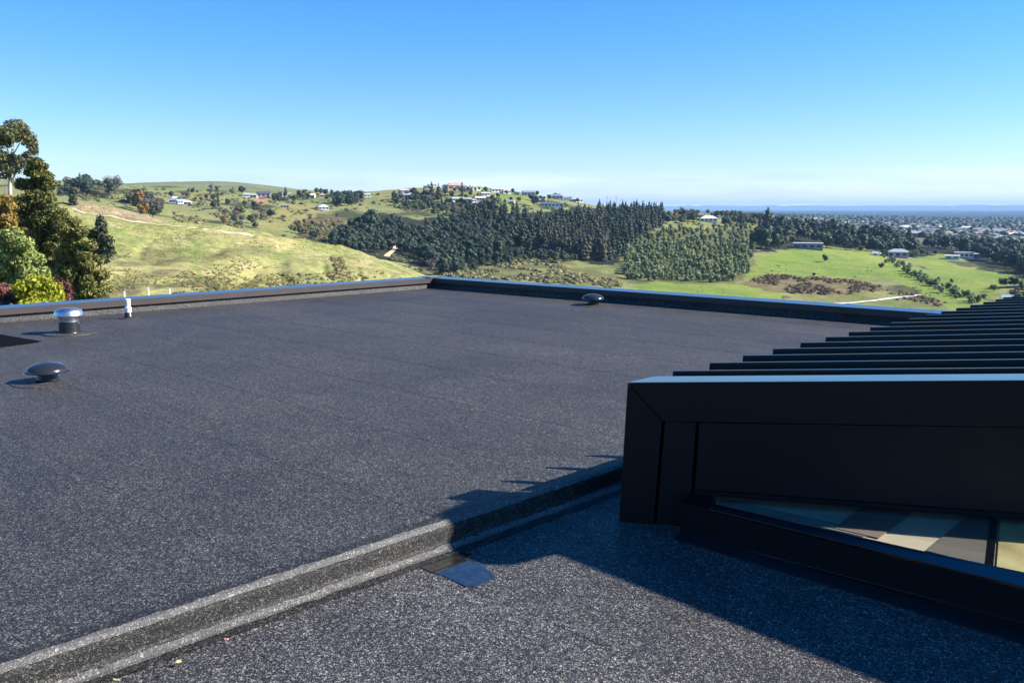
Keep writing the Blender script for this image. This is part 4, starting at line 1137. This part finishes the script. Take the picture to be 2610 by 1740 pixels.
scrub('scrub', [(440, 540), (560, 535), (640, 595), (560, 580), (450, 568)], 230, 58, M['scrub'], .6, 2.0, 'rough scrub on the slope below the far left farmhouses')
scrub('scrub', [(930, 655), (990, 640), (1060, 655), (1090, 695), (1010, 680)], 110, 59, M['scrub'], .6, 1.8, 'rough scrub between the spur and the foot of the wood')
scrub('scrub', [(745, 610), (790, 565), (880, 560), (860, 600), (820, 630)], 170, 60, M['scrub'], .6, 1.9, 'brown green scrub filling the gully left of the wood')

scrub('scrub', [(420, 500), (560, 485), (760, 500), (960, 495), (1000, 520), (860, 545), (700, 570), (560, 560)], 330, 81, M['scrub'], .8, 2.6, 'small bushes dotted over the far left pastures')
scrub('scrub', [(1000, 495), (1130, 490), (1290, 520), (1450, 515), (1440, 540), (1280, 550), (1090, 552), (1000, 530)], 330, 82, M['olive'], .8, 2.4, 'garden bushes dotted below the hilltop houses')
scrub('scrub', [(150, 470), (420, 475), (430, 500), (330, 530), (180, 505)], 200, 83, M['scrub'], .8, 2.4, 'small bushes dotted over the hillside behind the left crest')
scrub('scrub', [(1690, 545), (1960, 548), (1950, 575), (1800, 580), (1700, 578)], 130, 84, M['olive'], .7, 2.0, 'garden bushes on the knoll around the white pavilion')
scrub('scrub', [(1915, 690), (2000, 660), (2300, 690), (2480, 770), (2300, 770), (2100, 720)], 60, 85, M['scrub'], .3, .9, 'tiny bushes dotted over the bright meadow')
# tussock grass over the spur
rg = np.random.default_rng(123); n_t = 15000
tx = rg.uniform(60, 1080, n_t); tb = np.zeros((n_t, 3)); tj = rg.uniform(0, 1, n_t)
ta = np.array([az_of(x) for x in tx]); td = 150 + 185 * tj ** .8
keep = fbm(np.sin(ta) * td / 9, np.cos(ta) * td / 16, 3, 131) > .50
ta, td = ta[keep], td[keep]; bx, by = td * np.sin(ta), td * np.cos(ta)
bz = np.array([ground_z(x, y) for x, y in zip(bx, by)])
sz = rg.uniform(.07, .20, len(bx)) * (1 + (td < 230) * .5)
vs = []; 
for k_ in range(4):
    w = rg.uniform(0, 6.28, len(bx)); dx, dy = np.cos(w), np.sin(w); ln = rg.uniform(-.5, .5, (len(bx), 2))
    b0 = np.stack([bx - dx * sz * .6, by - dy * sz * .6, bz - .1], -1); b1 = np.stack([bx + dx * sz * .6, by + dy * sz * .6, bz - .1], -1)
    t1 = np.stack([bx + dx * sz * .9 + ln[:, 0] * sz, by + dy * sz * .9 + ln[:, 1] * sz, bz + sz * 1.0], -1); t0 = np.stack([bx - dx * sz * .9 + ln[:, 1] * sz, by - dy * sz * .9 + ln[:, 0] * sz, bz + sz * .8], -1)
    vs.append(np.stack([b0, b1, t1, t0], 1).reshape(-1, 3))
vs = np.vstack(vs); M['straw'] = leaf_mat('straw_tussock', (.36, .34, .13), .45, .8, .55, (.50, .45, .20))
tag(link(bpy.data.objects.new('grass', np_mesh('grass', vs, np.arange(len(vs)).reshape(-1, 4), M['straw']))), 'straw and green tussock grass over the spur', 'grass', kind='stuff')
# ---- near garden trees beyond the left parapet
def near_tree(name, base_px, base_d, clumps_px, n_leaf, size, mat, label, seed, trunk_pts=None, trunk_r=.12, bark=None, core=.62, elong=1.0, cat='tree', depth_f=1.0, jitter=.8):
    """clumps given as photo position + radii in px at distance d"""
    bp = at(*base_px, base_d); bz = ground_z(bp.x, bp.y); root = empty(name, (bp.x, bp.y, bz))
    tag(root, label, cat)
    rg = np.random.default_rng(seed)
    cl = []
    for c in clumps_px:
        x, y, rx, ry = c[:4]; dd = base_d + (c[4] if len(c) > 4 else rg.normal(0, rx * base_d / FPX * .8))
        q = at(x, y, dd); k_ = dd / FPX
        cl.append((q.x - bp.x, q.y - bp.y, q.z - bz, rx * k_, rx * k_ * depth_f, ry * k_, c[5] if len(c) > 5 else 1))
    link(bpy.data.objects.new('crown', tuft_mesh('crown', cl, n_leaf, size, mat, seed, core, elong, jitter=jitter)), root)
    mb = MB()
    for (pts, r0, r1) in (trunk_pts or [([(base_px[0], None), clumps_px[0][:2]], trunk_r, trunk_r * .4)]):
        P_ = []
        for q in pts:
            if q[1] is None: P_.append(Vector((at(q[0], 700, base_d).x - bp.x, 0, -.5)))
            else: w = at(q[0], q[1], base_d); P_.append(Vector((w.x - bp.x, w.y - bp.y, w.z - bz)))
        mb.tube(P_, list(np.linspace(r0, r1, len(P_))), 8)
    mb.build('trunk', bark or M['bark'], root, smooth=True, normals=False)
    return root
rg_ = np.random.default_rng(99)
def fill_cone(top, base_l, base_r, n, r0, r1, seed):
    rg = np.random.default_rng(seed); out = []
    for i in range(n):
        t = rg.random() ** .62
        y = top[1] + (base_l[1] - top[1]) * t; xl = top[0] + (base_l[0] - top[0]) * t; xr = top[0] + (base_r[0] - top[0]) * t
        r = r0 + (r1 - r0) * t
        out.append((rg.uniform(xl, xr), y, r * rg.uniform(.55, 1.2), r * rg.uniform(.55, 1.05)))
    return out
# tall gum at the frame edge
near_tree('gum_tree', (22, 900), 62, [(38, 322, 24, 17), (20, 340, 30, 18), (62, 350, 26, 18), (80, 366, 15, 16), (88, 384, 10, 12), (4, 358, 26, 18), (45, 345, 22, 14), (-20, 345, 34, 24), (12, 402, 26, 14), (46, 410, 24, 14), (66, 420, 14, 10), (28, 432, 24, 12), (-12, 420, 26, 18), (70, 395, 12, 9), (-30, 390, 34, 24), (56, 330, 16, 12), (8, 448, 18, 8)],
          9500, .088, M['gum'], 'tall open gum tree with pale trunk at the left edge', 61,
          [([(24, None), (24, 640), (26, 520), (25, 450), (30, 400), (36, 340)], .20, .05), ([(25, 455), (8, 425), (-8, 390)], .07, .03), ([(26, 470), (45, 430), (52, 405), (72, 385), (82, 372)], .07, .02), ([(28, 420), (18, 380), (12, 350)], .05, .02), ([(30, 400), (48, 370), (60, 350)], .05, .02)],
          bark=M['bark_pale'], core=0.30, elong=1.1)
# big olive conifer mass
c1 = fill_cone((92, 418), (66, 640), (205, 640), 95, 13, 22, 71) + [(92, 415, 17, 13), (84, 438, 20, 14), (118, 450, 16, 12), (128, 470, 14, 14), (110, 425, 12, 9), (75, 470, 22, 14), (60, 470, 20, 14), (100, 500, 30, 18), (60, 560, 30, 26), (55, 610, 32, 28), (75, 650, 34, 30), (110, 690, 36, 30), (90, 600, 30, 26), (60, 520, 26, 22), (140, 600, 28, 24), (110, 560, 28, 24), (78, 700, 30, 26)]
near_tree('conifer_tree', (120, 900), 44, c1, 44000, .070, M['conifer'], 'big olive green conifer behind the left parapet', 62, [([(120, None), (112, 650), (100, 520), (92, 420)], .24, .04), ([(80, 640), (80, 600), (82, 560)], .07, .05)], core=.42, elong=1.5, jitter=1.0)
c2 = fill_cone((165, 540), (125, 775), (275, 775), 100, 12, 20, 72) + [(150, 545, 18, 13), (186, 566, 16, 12), (206, 590, 16, 12), (228, 625, 17, 13), (246, 662, 17, 13), (262, 700, 16, 13), (268, 735, 17, 12), (258, 760, 18, 12)]
near_tree('conifer_tree', (200, 930), 40, c2, 40000, .062, M['conifer'], 'spreading dark conifer stepping down to the right behind the parapet', 63, [([(195, None), (190, 700), (170, 560)], .2, .04)], core=.42, elong=1.5, jitter=1.0)
near_tree('pine_tree', (250, 930), 58, fill_cone((256, 556), (225, 660), (285, 660), 24, 9, 18, 73) + [(256, 560, 9, 9), (262, 575, 10, 9), (235, 600, 14, 8), (225, 592, 10, 6)], 4200, .11, M['pine'], 'dark pine showing above the right side of the spreading conifer', 64, [([(250, None), (254, 600)], .16, .05)], core=.7)
near_tree('orange_conifer', (14, 930), 40, fill_cone((12, 452), (-30, 640), (58, 640), 34, 12, 24, 74), 8000, .085, M['orange'], 'orange brown conifer at the left edge below the gum', 65, [([(14, None), (13, 480)], .14, .03)], core=.66, elong=1.3)
near_tree('leafy_tree', (40, 950), 33, fill_cone((40, 590), (-60, 740), (125, 740), 44, 17, 28, 75) + [(20, 600, 22, 16), (62, 620, 22, 16), (95, 660, 20, 16), (110, 695, 18, 14)], 20000, .058, M['lime'], 'light green feathery tree at the left edge', 66, [([(40, None), (40, 620)], .1, .03)], core=.6, elong=1.5)
near_tree('golden_shrub', (100, 960), 27, [(62, 738, 26, 20), (95, 728, 28, 20), (130, 738, 24, 20), (110, 755, 34, 20), (70, 760, 30, 18), (85, 715, 18, 12), (118, 716, 16, 12), (148, 755, 14, 18), (100, 780, 50, 22)], 5200, .062, M['gold'], 'golden yellow rounded shrub just over the left parapet', 67, [([(100, None), (100, 750)], .06, .03)], core=.7, cat='shrub')
near_tree('red_shrub', (10, 960), 27, [(8, 745, 30, 22), (-20, 750, 34, 26), (28, 765, 20, 18), (10, 785, 40, 24)], 3200, .055, M['red'], 'dark red shrub at the left edge beside the golden shrub', 68, [([(8, None), (8, 750)], .05, .02)], core=.66, cat='shrub')
near_tree('red_shrub', (158, 960), 28.5, [(140, 722, 18, 14), (158, 735, 20, 18), (170, 752, 14, 16), (150, 765, 28, 18)], 2800, .055, M['red'], 'dark red shrub between the golden shrub and the conifer', 69, [([(155, None), (155, 740)], .05, .02)], core=.66, cat='shrub')

# ------------------------------------------------------------------ houses
PAL = {}
def paint(c, rough=.7):
    k_ = tuple(round(x, 3) for x in c)
    if k_ not in PAL: PAL[k_] = plain('paint_%d' % len(PAL), c, rough, .08, .4)
    return PAL[k_]
WCOL = {'white': (.78, .77, .74), 'cream': (.72, .65, .50), 'tan': (.50, .38, .26), 'pink': (.60, .40, .33), 'grey': (.42, .43, .45), 'blue': (.38, .46, .58), 'teal': (.38, .50, .48), 'mauve': (.42, .36, .40), 'dark': (.10, .10, .12), 'yellow': (.72, .62, .34), 'orange': (.44, .31, .23), 'slate': (.20, .23, .30)}
M['pane'] = plain('dark_window_pane', (.035, .045, .06), .12, .2, .5)
def house_at(x, y, wpx, wall, roof, kind='gable', label='', group=None, rot=0.0, hf=1.0, dmin=380, n_win=3, dist=None):
    p = ground_at(x, y, dmin) if dist is None else None
    if dist is not None:
        a = az_of(x, y); p = Vector((dist * math.sin(a), dist * math.cos(a), 0)); p.z = ground_z(p.x, p.y)
    d = math.hypot(p.x, p.y); w = wpx * d / FPX * 1.15; dep = min(max(w * .55, 5.0), 11); h = max(2.6, min(w * .32, 5.2)) * hf
    root = empty('house', (p.x, p.y, p.z - .2)); root.rotation_euler.z = -math.atan2(p.x, p.y) + rot
    tag(root, label, 'house', group)
    wm, rm = paint(WCOL[wall]), paint(WCOL[roof], .5)
    hw, hd = w / 2, dep / 2
    mb = MB(); mb.prism([(-hw, -hd, -1.2), (hw, -hd, -1.2), (hw, hd, -1.2), (-hw, hd, -1.2)], [(-hw, -hd, h), (hw, -hd, h), (hw, hd, h), (-hw, hd, h)])
    mb.build('wall', wm, root)
    e = .5; rh = dep * .28
    mb = MB()
    if kind == 'flat':
        mb.prism([(-hw - e, -hd - e, h + .01), (hw + e, -hd - e, h + .01), (hw + e, hd + e, h + .01), (-hw - e, hd + e, h + .01)], [(-hw - e, -hd - e, h + .4), (hw + e, -hd - e, h + .4), (hw + e, hd + e, h + .55), (-hw - e, hd + e, h + .55)])
    elif kind == 'gable':
        mb.prism([(-hw - e, -hd - e, h - .1), (-hw - e, hd + e, h - .1), (-hw - e, 0, h + rh)], [(hw + e, -hd - e, h - .1), (hw + e, hd + e, h - .1), (hw + e, 0, h + rh)])
    elif kind == 'front':
        mb.prism([(-hw - e, -hd - e, h - .1), (hw + e, -hd - e, h - .1), (0, -hd - e, h + w * .26)], [(-hw - e, hd + e, h - .1), (hw + e, hd + e, h - .1), (0, hd + e, h + w * .26)])
    else:
        k_ = min(hw * .7, hd)
        base = [(-hw - e, -hd - e, h - .05), (hw + e, -hd - e, h - .05), (hw + e, hd + e, h - .05), (-hw - e, hd + e, h - .05)]
        mb.v = [Vector(q) for q in base] + [Vector((-hw + k_, 0, h + rh)), Vector((hw - k_, 0, h + rh))]
        mb.f = [(0, 1, 5, 4), (2, 3, 4, 5), (1, 2, 5), (3, 0, 4), (3, 2, 1, 0)]
    mb.build('roof', rm, root)
    for i in range(n_win):
        cx = -hw + w * (i + .5) / n_win; ww = w / n_win * .30
        mb = MB(); mb.prism([(cx - ww, -hd - .03, h * .35), (cx + ww, -hd - .03, h * .35), (cx + ww, -hd + .05, h * .35), (cx - ww, -hd + .05, h * .35)], [(cx - ww, -hd - .03, h * .78), (cx + ww, -hd - .03, h * .78), (cx + ww, -hd + .05, h * .78), (cx - ww, -hd + .05, h * .78)])
        mb.build('window', M['pane'], root)
    return root
HOUSES = [
 # x, base y, width px, wall, roof, kind
 ('left hillside farm', [(449, 512, 12, 'white', 'white', 'gable'), (461, 520, 17, 'white', 'teal', 'gable'), (479, 523, 15, 'cream', 'white', 'hip'), (440, 518, 12, 'grey', 'slate', 'gable')]),
 ('far ridge behind the ploughed patch', [(629, 496, 11, 'white', 'blue', 'gable'), (646, 495, 15, 'mauve', 'grey', 'hip'), (672, 503, 28, 'mauve', 'dark', 'gable'), (729, 500, 18, 'white', 'white', 'flat'), (726, 531, 18, 'pink', 'grey', 'flat'), (770, 500, 14, 'pink', 'orange', 'hip'), (797, 503, 10, 'white', 'cream', 'gable'), (822, 503, 12, 'pink', 'mauve', 'hip'), (823, 535, 22, 'grey', 'white', 'front'), (935, 502, 14, 'white', 'teal', 'gable')]),
 ('slope left of the hilltop', [(1035, 506, 26, 'grey', 'blue', 'gable'), (1030, 494, 24, 'mauve', 'mauve', 'hip'), (1088, 480, 14, 'white', 'grey', 'flat'), (1101, 477, 18, 'white', 'grey', 'flat')]),
 ('hilltop', [(1145, 488, 26, 'blue', 'slate', 'hip'), (1162, 478, 44, 'orange', 'orange', 'hip'), (1163, 492, 20, 'white', 'teal', 'gable'), (1190, 479, 26, 'mauve', 'white', 'flat'), (1207, 477, 18, 'white', 'white', 'front'), (1209, 486, 26, 'cream', 'tan', 'flat'), (1178, 512, 9, 'white', 'grey', 'front'), (1190, 513, 17, 'grey', 'grey', 'gable'), (1207, 516, 12, 'white', 'mauve', 'hip'), (1224, 512, 22, 'mauve', 'cream', 'gable'), (1250, 508, 20, 'tan', 'cream', 'hip'), (1237, 500, 20, 'mauve', 'grey', 'gable'), (1264, 482, 22, 'white', 'grey', 'gable'), (1287, 482, 13, 'dark', 'slate', 'flat'), (1291, 490, 18, 'white', 'pink', 'hip'), (1304, 492, 12, 'mauve', 'mauve', 'gable'), (1317, 487, 11, 'grey', 'slate', 'flat'), (1347, 500, 26, 'slate', 'slate', 'gable'), (1362, 505, 14, 'grey', 'teal', 'hip'), (1380, 508, 20, 'mauve', 'grey', 'hip'), (1401, 500, 10, 'white', 'white', 'flat'), (1420, 508, 24, 'grey', 'slate', 'hip'), (1440, 511, 18, 'white', 'slate', 'gable'), (1380, 516, 18, 'blue', 'grey', 'gable'), (1458, 513, 16, 'grey', 'grey', 'hip'), (1473, 516, 20, 'white', 'grey', 'hip')]),
 ('skyline right of the plantation', [(1748, 538, 14, 'white', 'white', 'front'), (1776, 541, 18, 'pink', 'orange', 'hip'), (1798, 541, 22, 'white', 'slate', 'hip'), (1816, 540, 16, 'mauve', 'slate', 'gable'), (1850, 543, 22, 'tan', 'pink', 'hip'), (1863, 539, 16, 'cream', 'grey', 'hip'), (1882, 544, 20, 'white', 'slate', 'hip'), (1897, 545, 16, 'cream', 'mauve', 'gable'), (1922, 548, 16, 'white', 'blue', 'flat'), (1936, 549, 18, 'cream', 'slate', 'hip'), (1976, 551, 18, 'white', 'white', 'hip'), (2000, 553, 18, 'grey', 'slate', 'hip'), (2022, 556, 16, 'white', 'white', 'gable'), (2044, 560, 18, 'cream', 'grey', 'hip'), (2080, 563, 20, 'pink', 'mauve', 'hip'), (2110, 566, 18, 'white', 'grey', 'gable'), (2145, 570, 20, 'pink', 'pink', 'hip')]),
 ('right hand suburb', [(2304, 584, 28, 'cream', 'white', 'hip'), (2335, 585, 14, 'cream', 'cream', 'front'), (2334, 595, 38, 'grey', 'blue', 'flat'), (2327, 603, 28, 'dark', 'mauve', 'gable'), (2394, 586, 15, 'cream', 'yellow', 'front'), (2416, 583, 22, 'mauve', 'white', 'flat'), (2427, 603, 9, 'yellow', 'yellow', 'front'), (2403, 594, 12, 'white', 'white', 'hip'), (2462, 585, 22, 'cream', 'cream', 'hip'), (2461, 597, 18, 'blue', 'blue', 'front'), (2511, 590, 20, 'mauve', 'slate', 'hip'), (2545, 592, 20, 'grey', 'mauve', 'gable'), (2579, 598, 22, 'white', 'pink', 'hip'), (2604, 593, 16, 'orange', 'cream', 'front'), (2583, 622, 20, 'white', 'white', 'front'), (2579, 611, 18, 'blue', 'slate', 'gable'), (2546, 614, 20, 'teal', 'teal', 'hip'), (2530, 604, 14, 'white', 'blue', 'gable'), (2440, 588, 14, 'white', 'mauve', 'hip'), (2360, 582, 12, 'white', 'grey', 'gable'), (2485, 600, 16, 'cream', 'tan', 'hip'), (2600, 612, 16, 'grey', 'teal', 'hip')]),
]
ORD = ['first', 'second', 'third', 'fourth', 'fifth', 'sixth', 'seventh', 'eighth', 'ninth', 'tenth', 'eleventh', 'twelfth', 'thirteenth', 'fourteenth', 'fifteenth', 'sixteenth', 'seventeenth', 'eighteenth', 'nineteenth', 'twentieth', 'twenty-first', 'twenty-second', 'twenty-third', 'twenty-fourth', 'twenty-fifth', 'twenty-sixth', 'twenty-seventh']
for area, lst in HOUSES:
    lst = sorted(lst)
    for i, (x, y, w, wc_, rc_, kd) in enumerate(lst):
        dd = None
        if area in ('hilltop', 'far ridge behind the ploughed patch') and y < 500: dd = 1000 if y < 492 else 920
        house_at(x, y, w, wc_, rc_, kd, f'{wc_} house with {rc_} roof, {ORD[i]} from left, {area}', f'{area} houses', R.uniform(-.35, .35), 1.0, dist=dd, n_win=2 if w < 16 else 3)
house_at(1406, 528, 48, 'white', 'white', 'flat', 'long white flat roofed building below the hilltop row', hf=.8, n_win=6)
house_at(1806, 566, 36, 'white', 'white', 'hip', 'white pavilion with a pyramid roof on the knoll above the young trees', hf=.8, n_win=4)
house_at(1828, 556, 12, 'white', 'slate', 'gable', 'tiny white shed beside the white pavilion', n_win=1)
house_at(2059, 634, 58, 'slate', 'grey', 'flat', 'long blue grey bungalow shaded by trees above the bright meadow', hf=.85, n_win=4, rot=.05)
house_at(2226, 634, 13, 'yellow', 'yellow', 'front', 'narrow yellow gable half hidden in the right tree belt', hf=1.4, n_win=1)
house_at(2288, 656, 38, 'mauve', 'grey', 'hip', 'mauve grey house with low pale roof at the top of the hedgerow', n_win=3)
house_at(2256, 652, 20, 'teal', 'white', 'flat', 'low white roofed shed left of the mauve house', hf=.7, n_win=2)
house_at(2231, 651, 10, 'white', 'grey', 'gable', 'tiny white hut at the meadow top', hf=.8, n_win=1)
house_at(2427, 660, 26, 'white', 'white', 'flat', 'left block of the white modern villa', hf=.8, n_win=2)
house_at(2457, 656, 34, 'white', 'grey', 'flat', 'middle block of the white modern villa', hf=.9, n_win=4)
house_at(2487, 657, 30, 'grey', 'white', 'flat', 'right block of the white modern villa', hf=.8, n_win=3)
house_at(2580, 772, 34, 'cream', 'teal', 'gable', 'pale house at the foot of the right meadow by the ribbed roof', n_win=2)
# town on the plain: far too many roofs to count
rg = np.random.default_rng(5); mb = MB()
for k_ in range(560):
    x = rg.uniform(1880, 2780); d = rg.uniform(1500, 3600); a = az_of(x)
    px, py = d * math.sin(a), d * math.cos(a); z = ground_z(px, py); w = rg.uniform(4, 9); h = rg.uniform(2.5, 5); t = rg.uniform(-.5, .5) - a
    c, s = math.cos(t), math.sin(t); D_ = w * .6
    def q(u, v, zz): return (px + u * c - v * s, py + u * s + v * c, z + zz)
    mb.prism([q(-w, -D_, -1), q(w, -D_, -1), q(w, D_, -1), q(-w, D_, -1)], [q(-w, -D_, h), q(w, -D_, h), q(w, D_, h), q(-w, D_, h)])
    mb.prism([q(-w, -D_, h), q(-w, D_, h), q(-w, 0, h + D_ * .6)], [q(w, -D_, h), q(w, D_, h), q(w, 0, h + D_ * .6)])
def town_mat():
    m, n, l, b = new_mat('town_roofs')
    g = n.new('ShaderNodeNewGeometry')
    r = ramp(n, [(0, (.50, .47, .42)), (.18, (.26, .26, .28)), (.42, (.40, .32, .25)), (.6, (.18, .20, .25)), (.78, (.34, .21, .17)), (.92, (.66, .65, .62))], 'CONSTANT')
    l.new(g.outputs['Random Per Island'], r.inputs['Fac']); l.new(r.outputs['Color'], b.inputs['Base Color']); b.inputs['Roughness'].default_value = .7
    return m
tag(mb.build('town', town_mat(), normals=False), 'distant town of tiny pale roofs on the plain', 'town', kind='stuff')
rg = np.random.default_rng(6); vs = []; ts = []; off = 0
for k_ in range(2200):
    x = rg.uniform(1850, 2800); d = rg.uniform(1300, 5200); a = az_of(x); px, py = d * math.sin(a), d * math.cos(a); z = ground_z(px, py); s = rg.uniform(2.5, 6) * (1 + d / 5000)
    iv, if_ = ICO1; vs.append(np.array([px, py, z + s * .5]) + iv * rg.uniform(.7, 1.2, (len(iv), 1)) * np.array([s * 1.3, s, s * .9])); ts.append(if_ + off); off += len(iv)
tag(link(bpy.data.objects.new('town_trees', np_mesh('town_trees', np.vstack(vs), np.vstack(ts), M['round_dark'], tris=True))), 'distant trees spread through the town on the plain', 'trees', kind='stuff')

# far mountains beyond the plain
mx = np.linspace(-1500, 4400, 240); mv = []; mf = []
for i, x in enumerate(mx):
    a = az_of(x, 530); r_ = 21500
    hgt = 40 + 150 * fbm(np.array([x / 330.]), np.array([1.7]), 5, 8)[0] + 45 * math.exp(-((x - 2040) / 60) ** 2)
    for k_, (dr, hh) in enumerate(((0, -40), (900, hgt * .35), (1700, hgt * (.86 + .14 * random.random())), (2300, hgt), (3400, -40))):
        mv.append(((r_ + dr) * math.sin(a), (r_ + dr) * math.cos(a), hh + CAMH - 8))
for i in range(len(mx) - 1):
    for k_ in range(4): mf.append((i * 5 + k_, (i + 1) * 5 + k_, (i + 1) * 5 + k_ + 1, i * 5 + k_ + 1))
def mount_mat():
    m, n, l, b = new_mat('mountain_rock')
    g = n.new('ShaderNodeNewGeometry'); s = n.new('ShaderNodeSeparateXYZ'); l.new(g.outputs['Position'], s.inputs['Vector'])
    no = noise(n, l, .0016, 6, .6, g.outputs['Position'])
    ma = n.new('ShaderNodeMath'); ma.operation = 'MULTIPLY_ADD'; ma.inputs[1].default_value = 120; l.new(no.outputs['Fac'], ma.inputs[0]); l.new(s.outputs['Z'], ma.inputs[2])
    mr = n.new('ShaderNodeMapRange'); mr.inputs['From Min'].default_value = 160; mr.inputs['From Max'].default_value = 185; l.new(ma.outputs[0], mr.inputs['Value'])
    mx_ = n.new('ShaderNodeMix'); mx_.data_type = 'RGBA'; mx_.inputs['A'].default_value = (.14, .15, .15, 1); mx_.inputs['B'].default_value = (.85, .87, .9, 1)
    l.new(mr.outputs['Result'], mx_.inputs['Factor']); l.new(mx_.outputs['Result'], b.inputs['Base Color']); b.inputs['Roughness'].default_value = .9
    return m
tag(link(bpy.data.objects.new('mountains', mesh_from('mountains', mv, mf, mount_mat(), True))), kind='structure')

# the air
zmin = min(float(Zg.min()), -60) - 1.5; zmax = max(float(Zg.max()), 200) + 30
mb = MB(); HB = 26500
mb.prism([(-HB, -HB, zmin), (HB, -HB, zmin), (HB, HB, zmin), (-HB, HB, zmin)], [(-HB, -HB, zmax), (HB, -HB, zmax), (HB, HB, zmax), (-HB, HB, zmax)])
hm = bpy.data.materials.new('haze_air'); hm.use_nodes = True
hn = hm.node_tree.nodes; hn.clear()
ho = hn.new('ShaderNodeOutputMaterial'); hv = hn.new('ShaderNodeVolumePrincipled')
hv.inputs['Color'].default_value = (.34, .62, 1.0, 1)
hv.inputs['Density'].default_value = 5.5e-5
hv.inputs['Anisotropy'].default_value = 0.0
hm.node_tree.links.new(hv.outputs['Volume'], ho.inputs['Volume'])
tag(mb.build('haze', hm), 'thin blue haze filling the air over hills and plain', 'haze', kind='stuff')
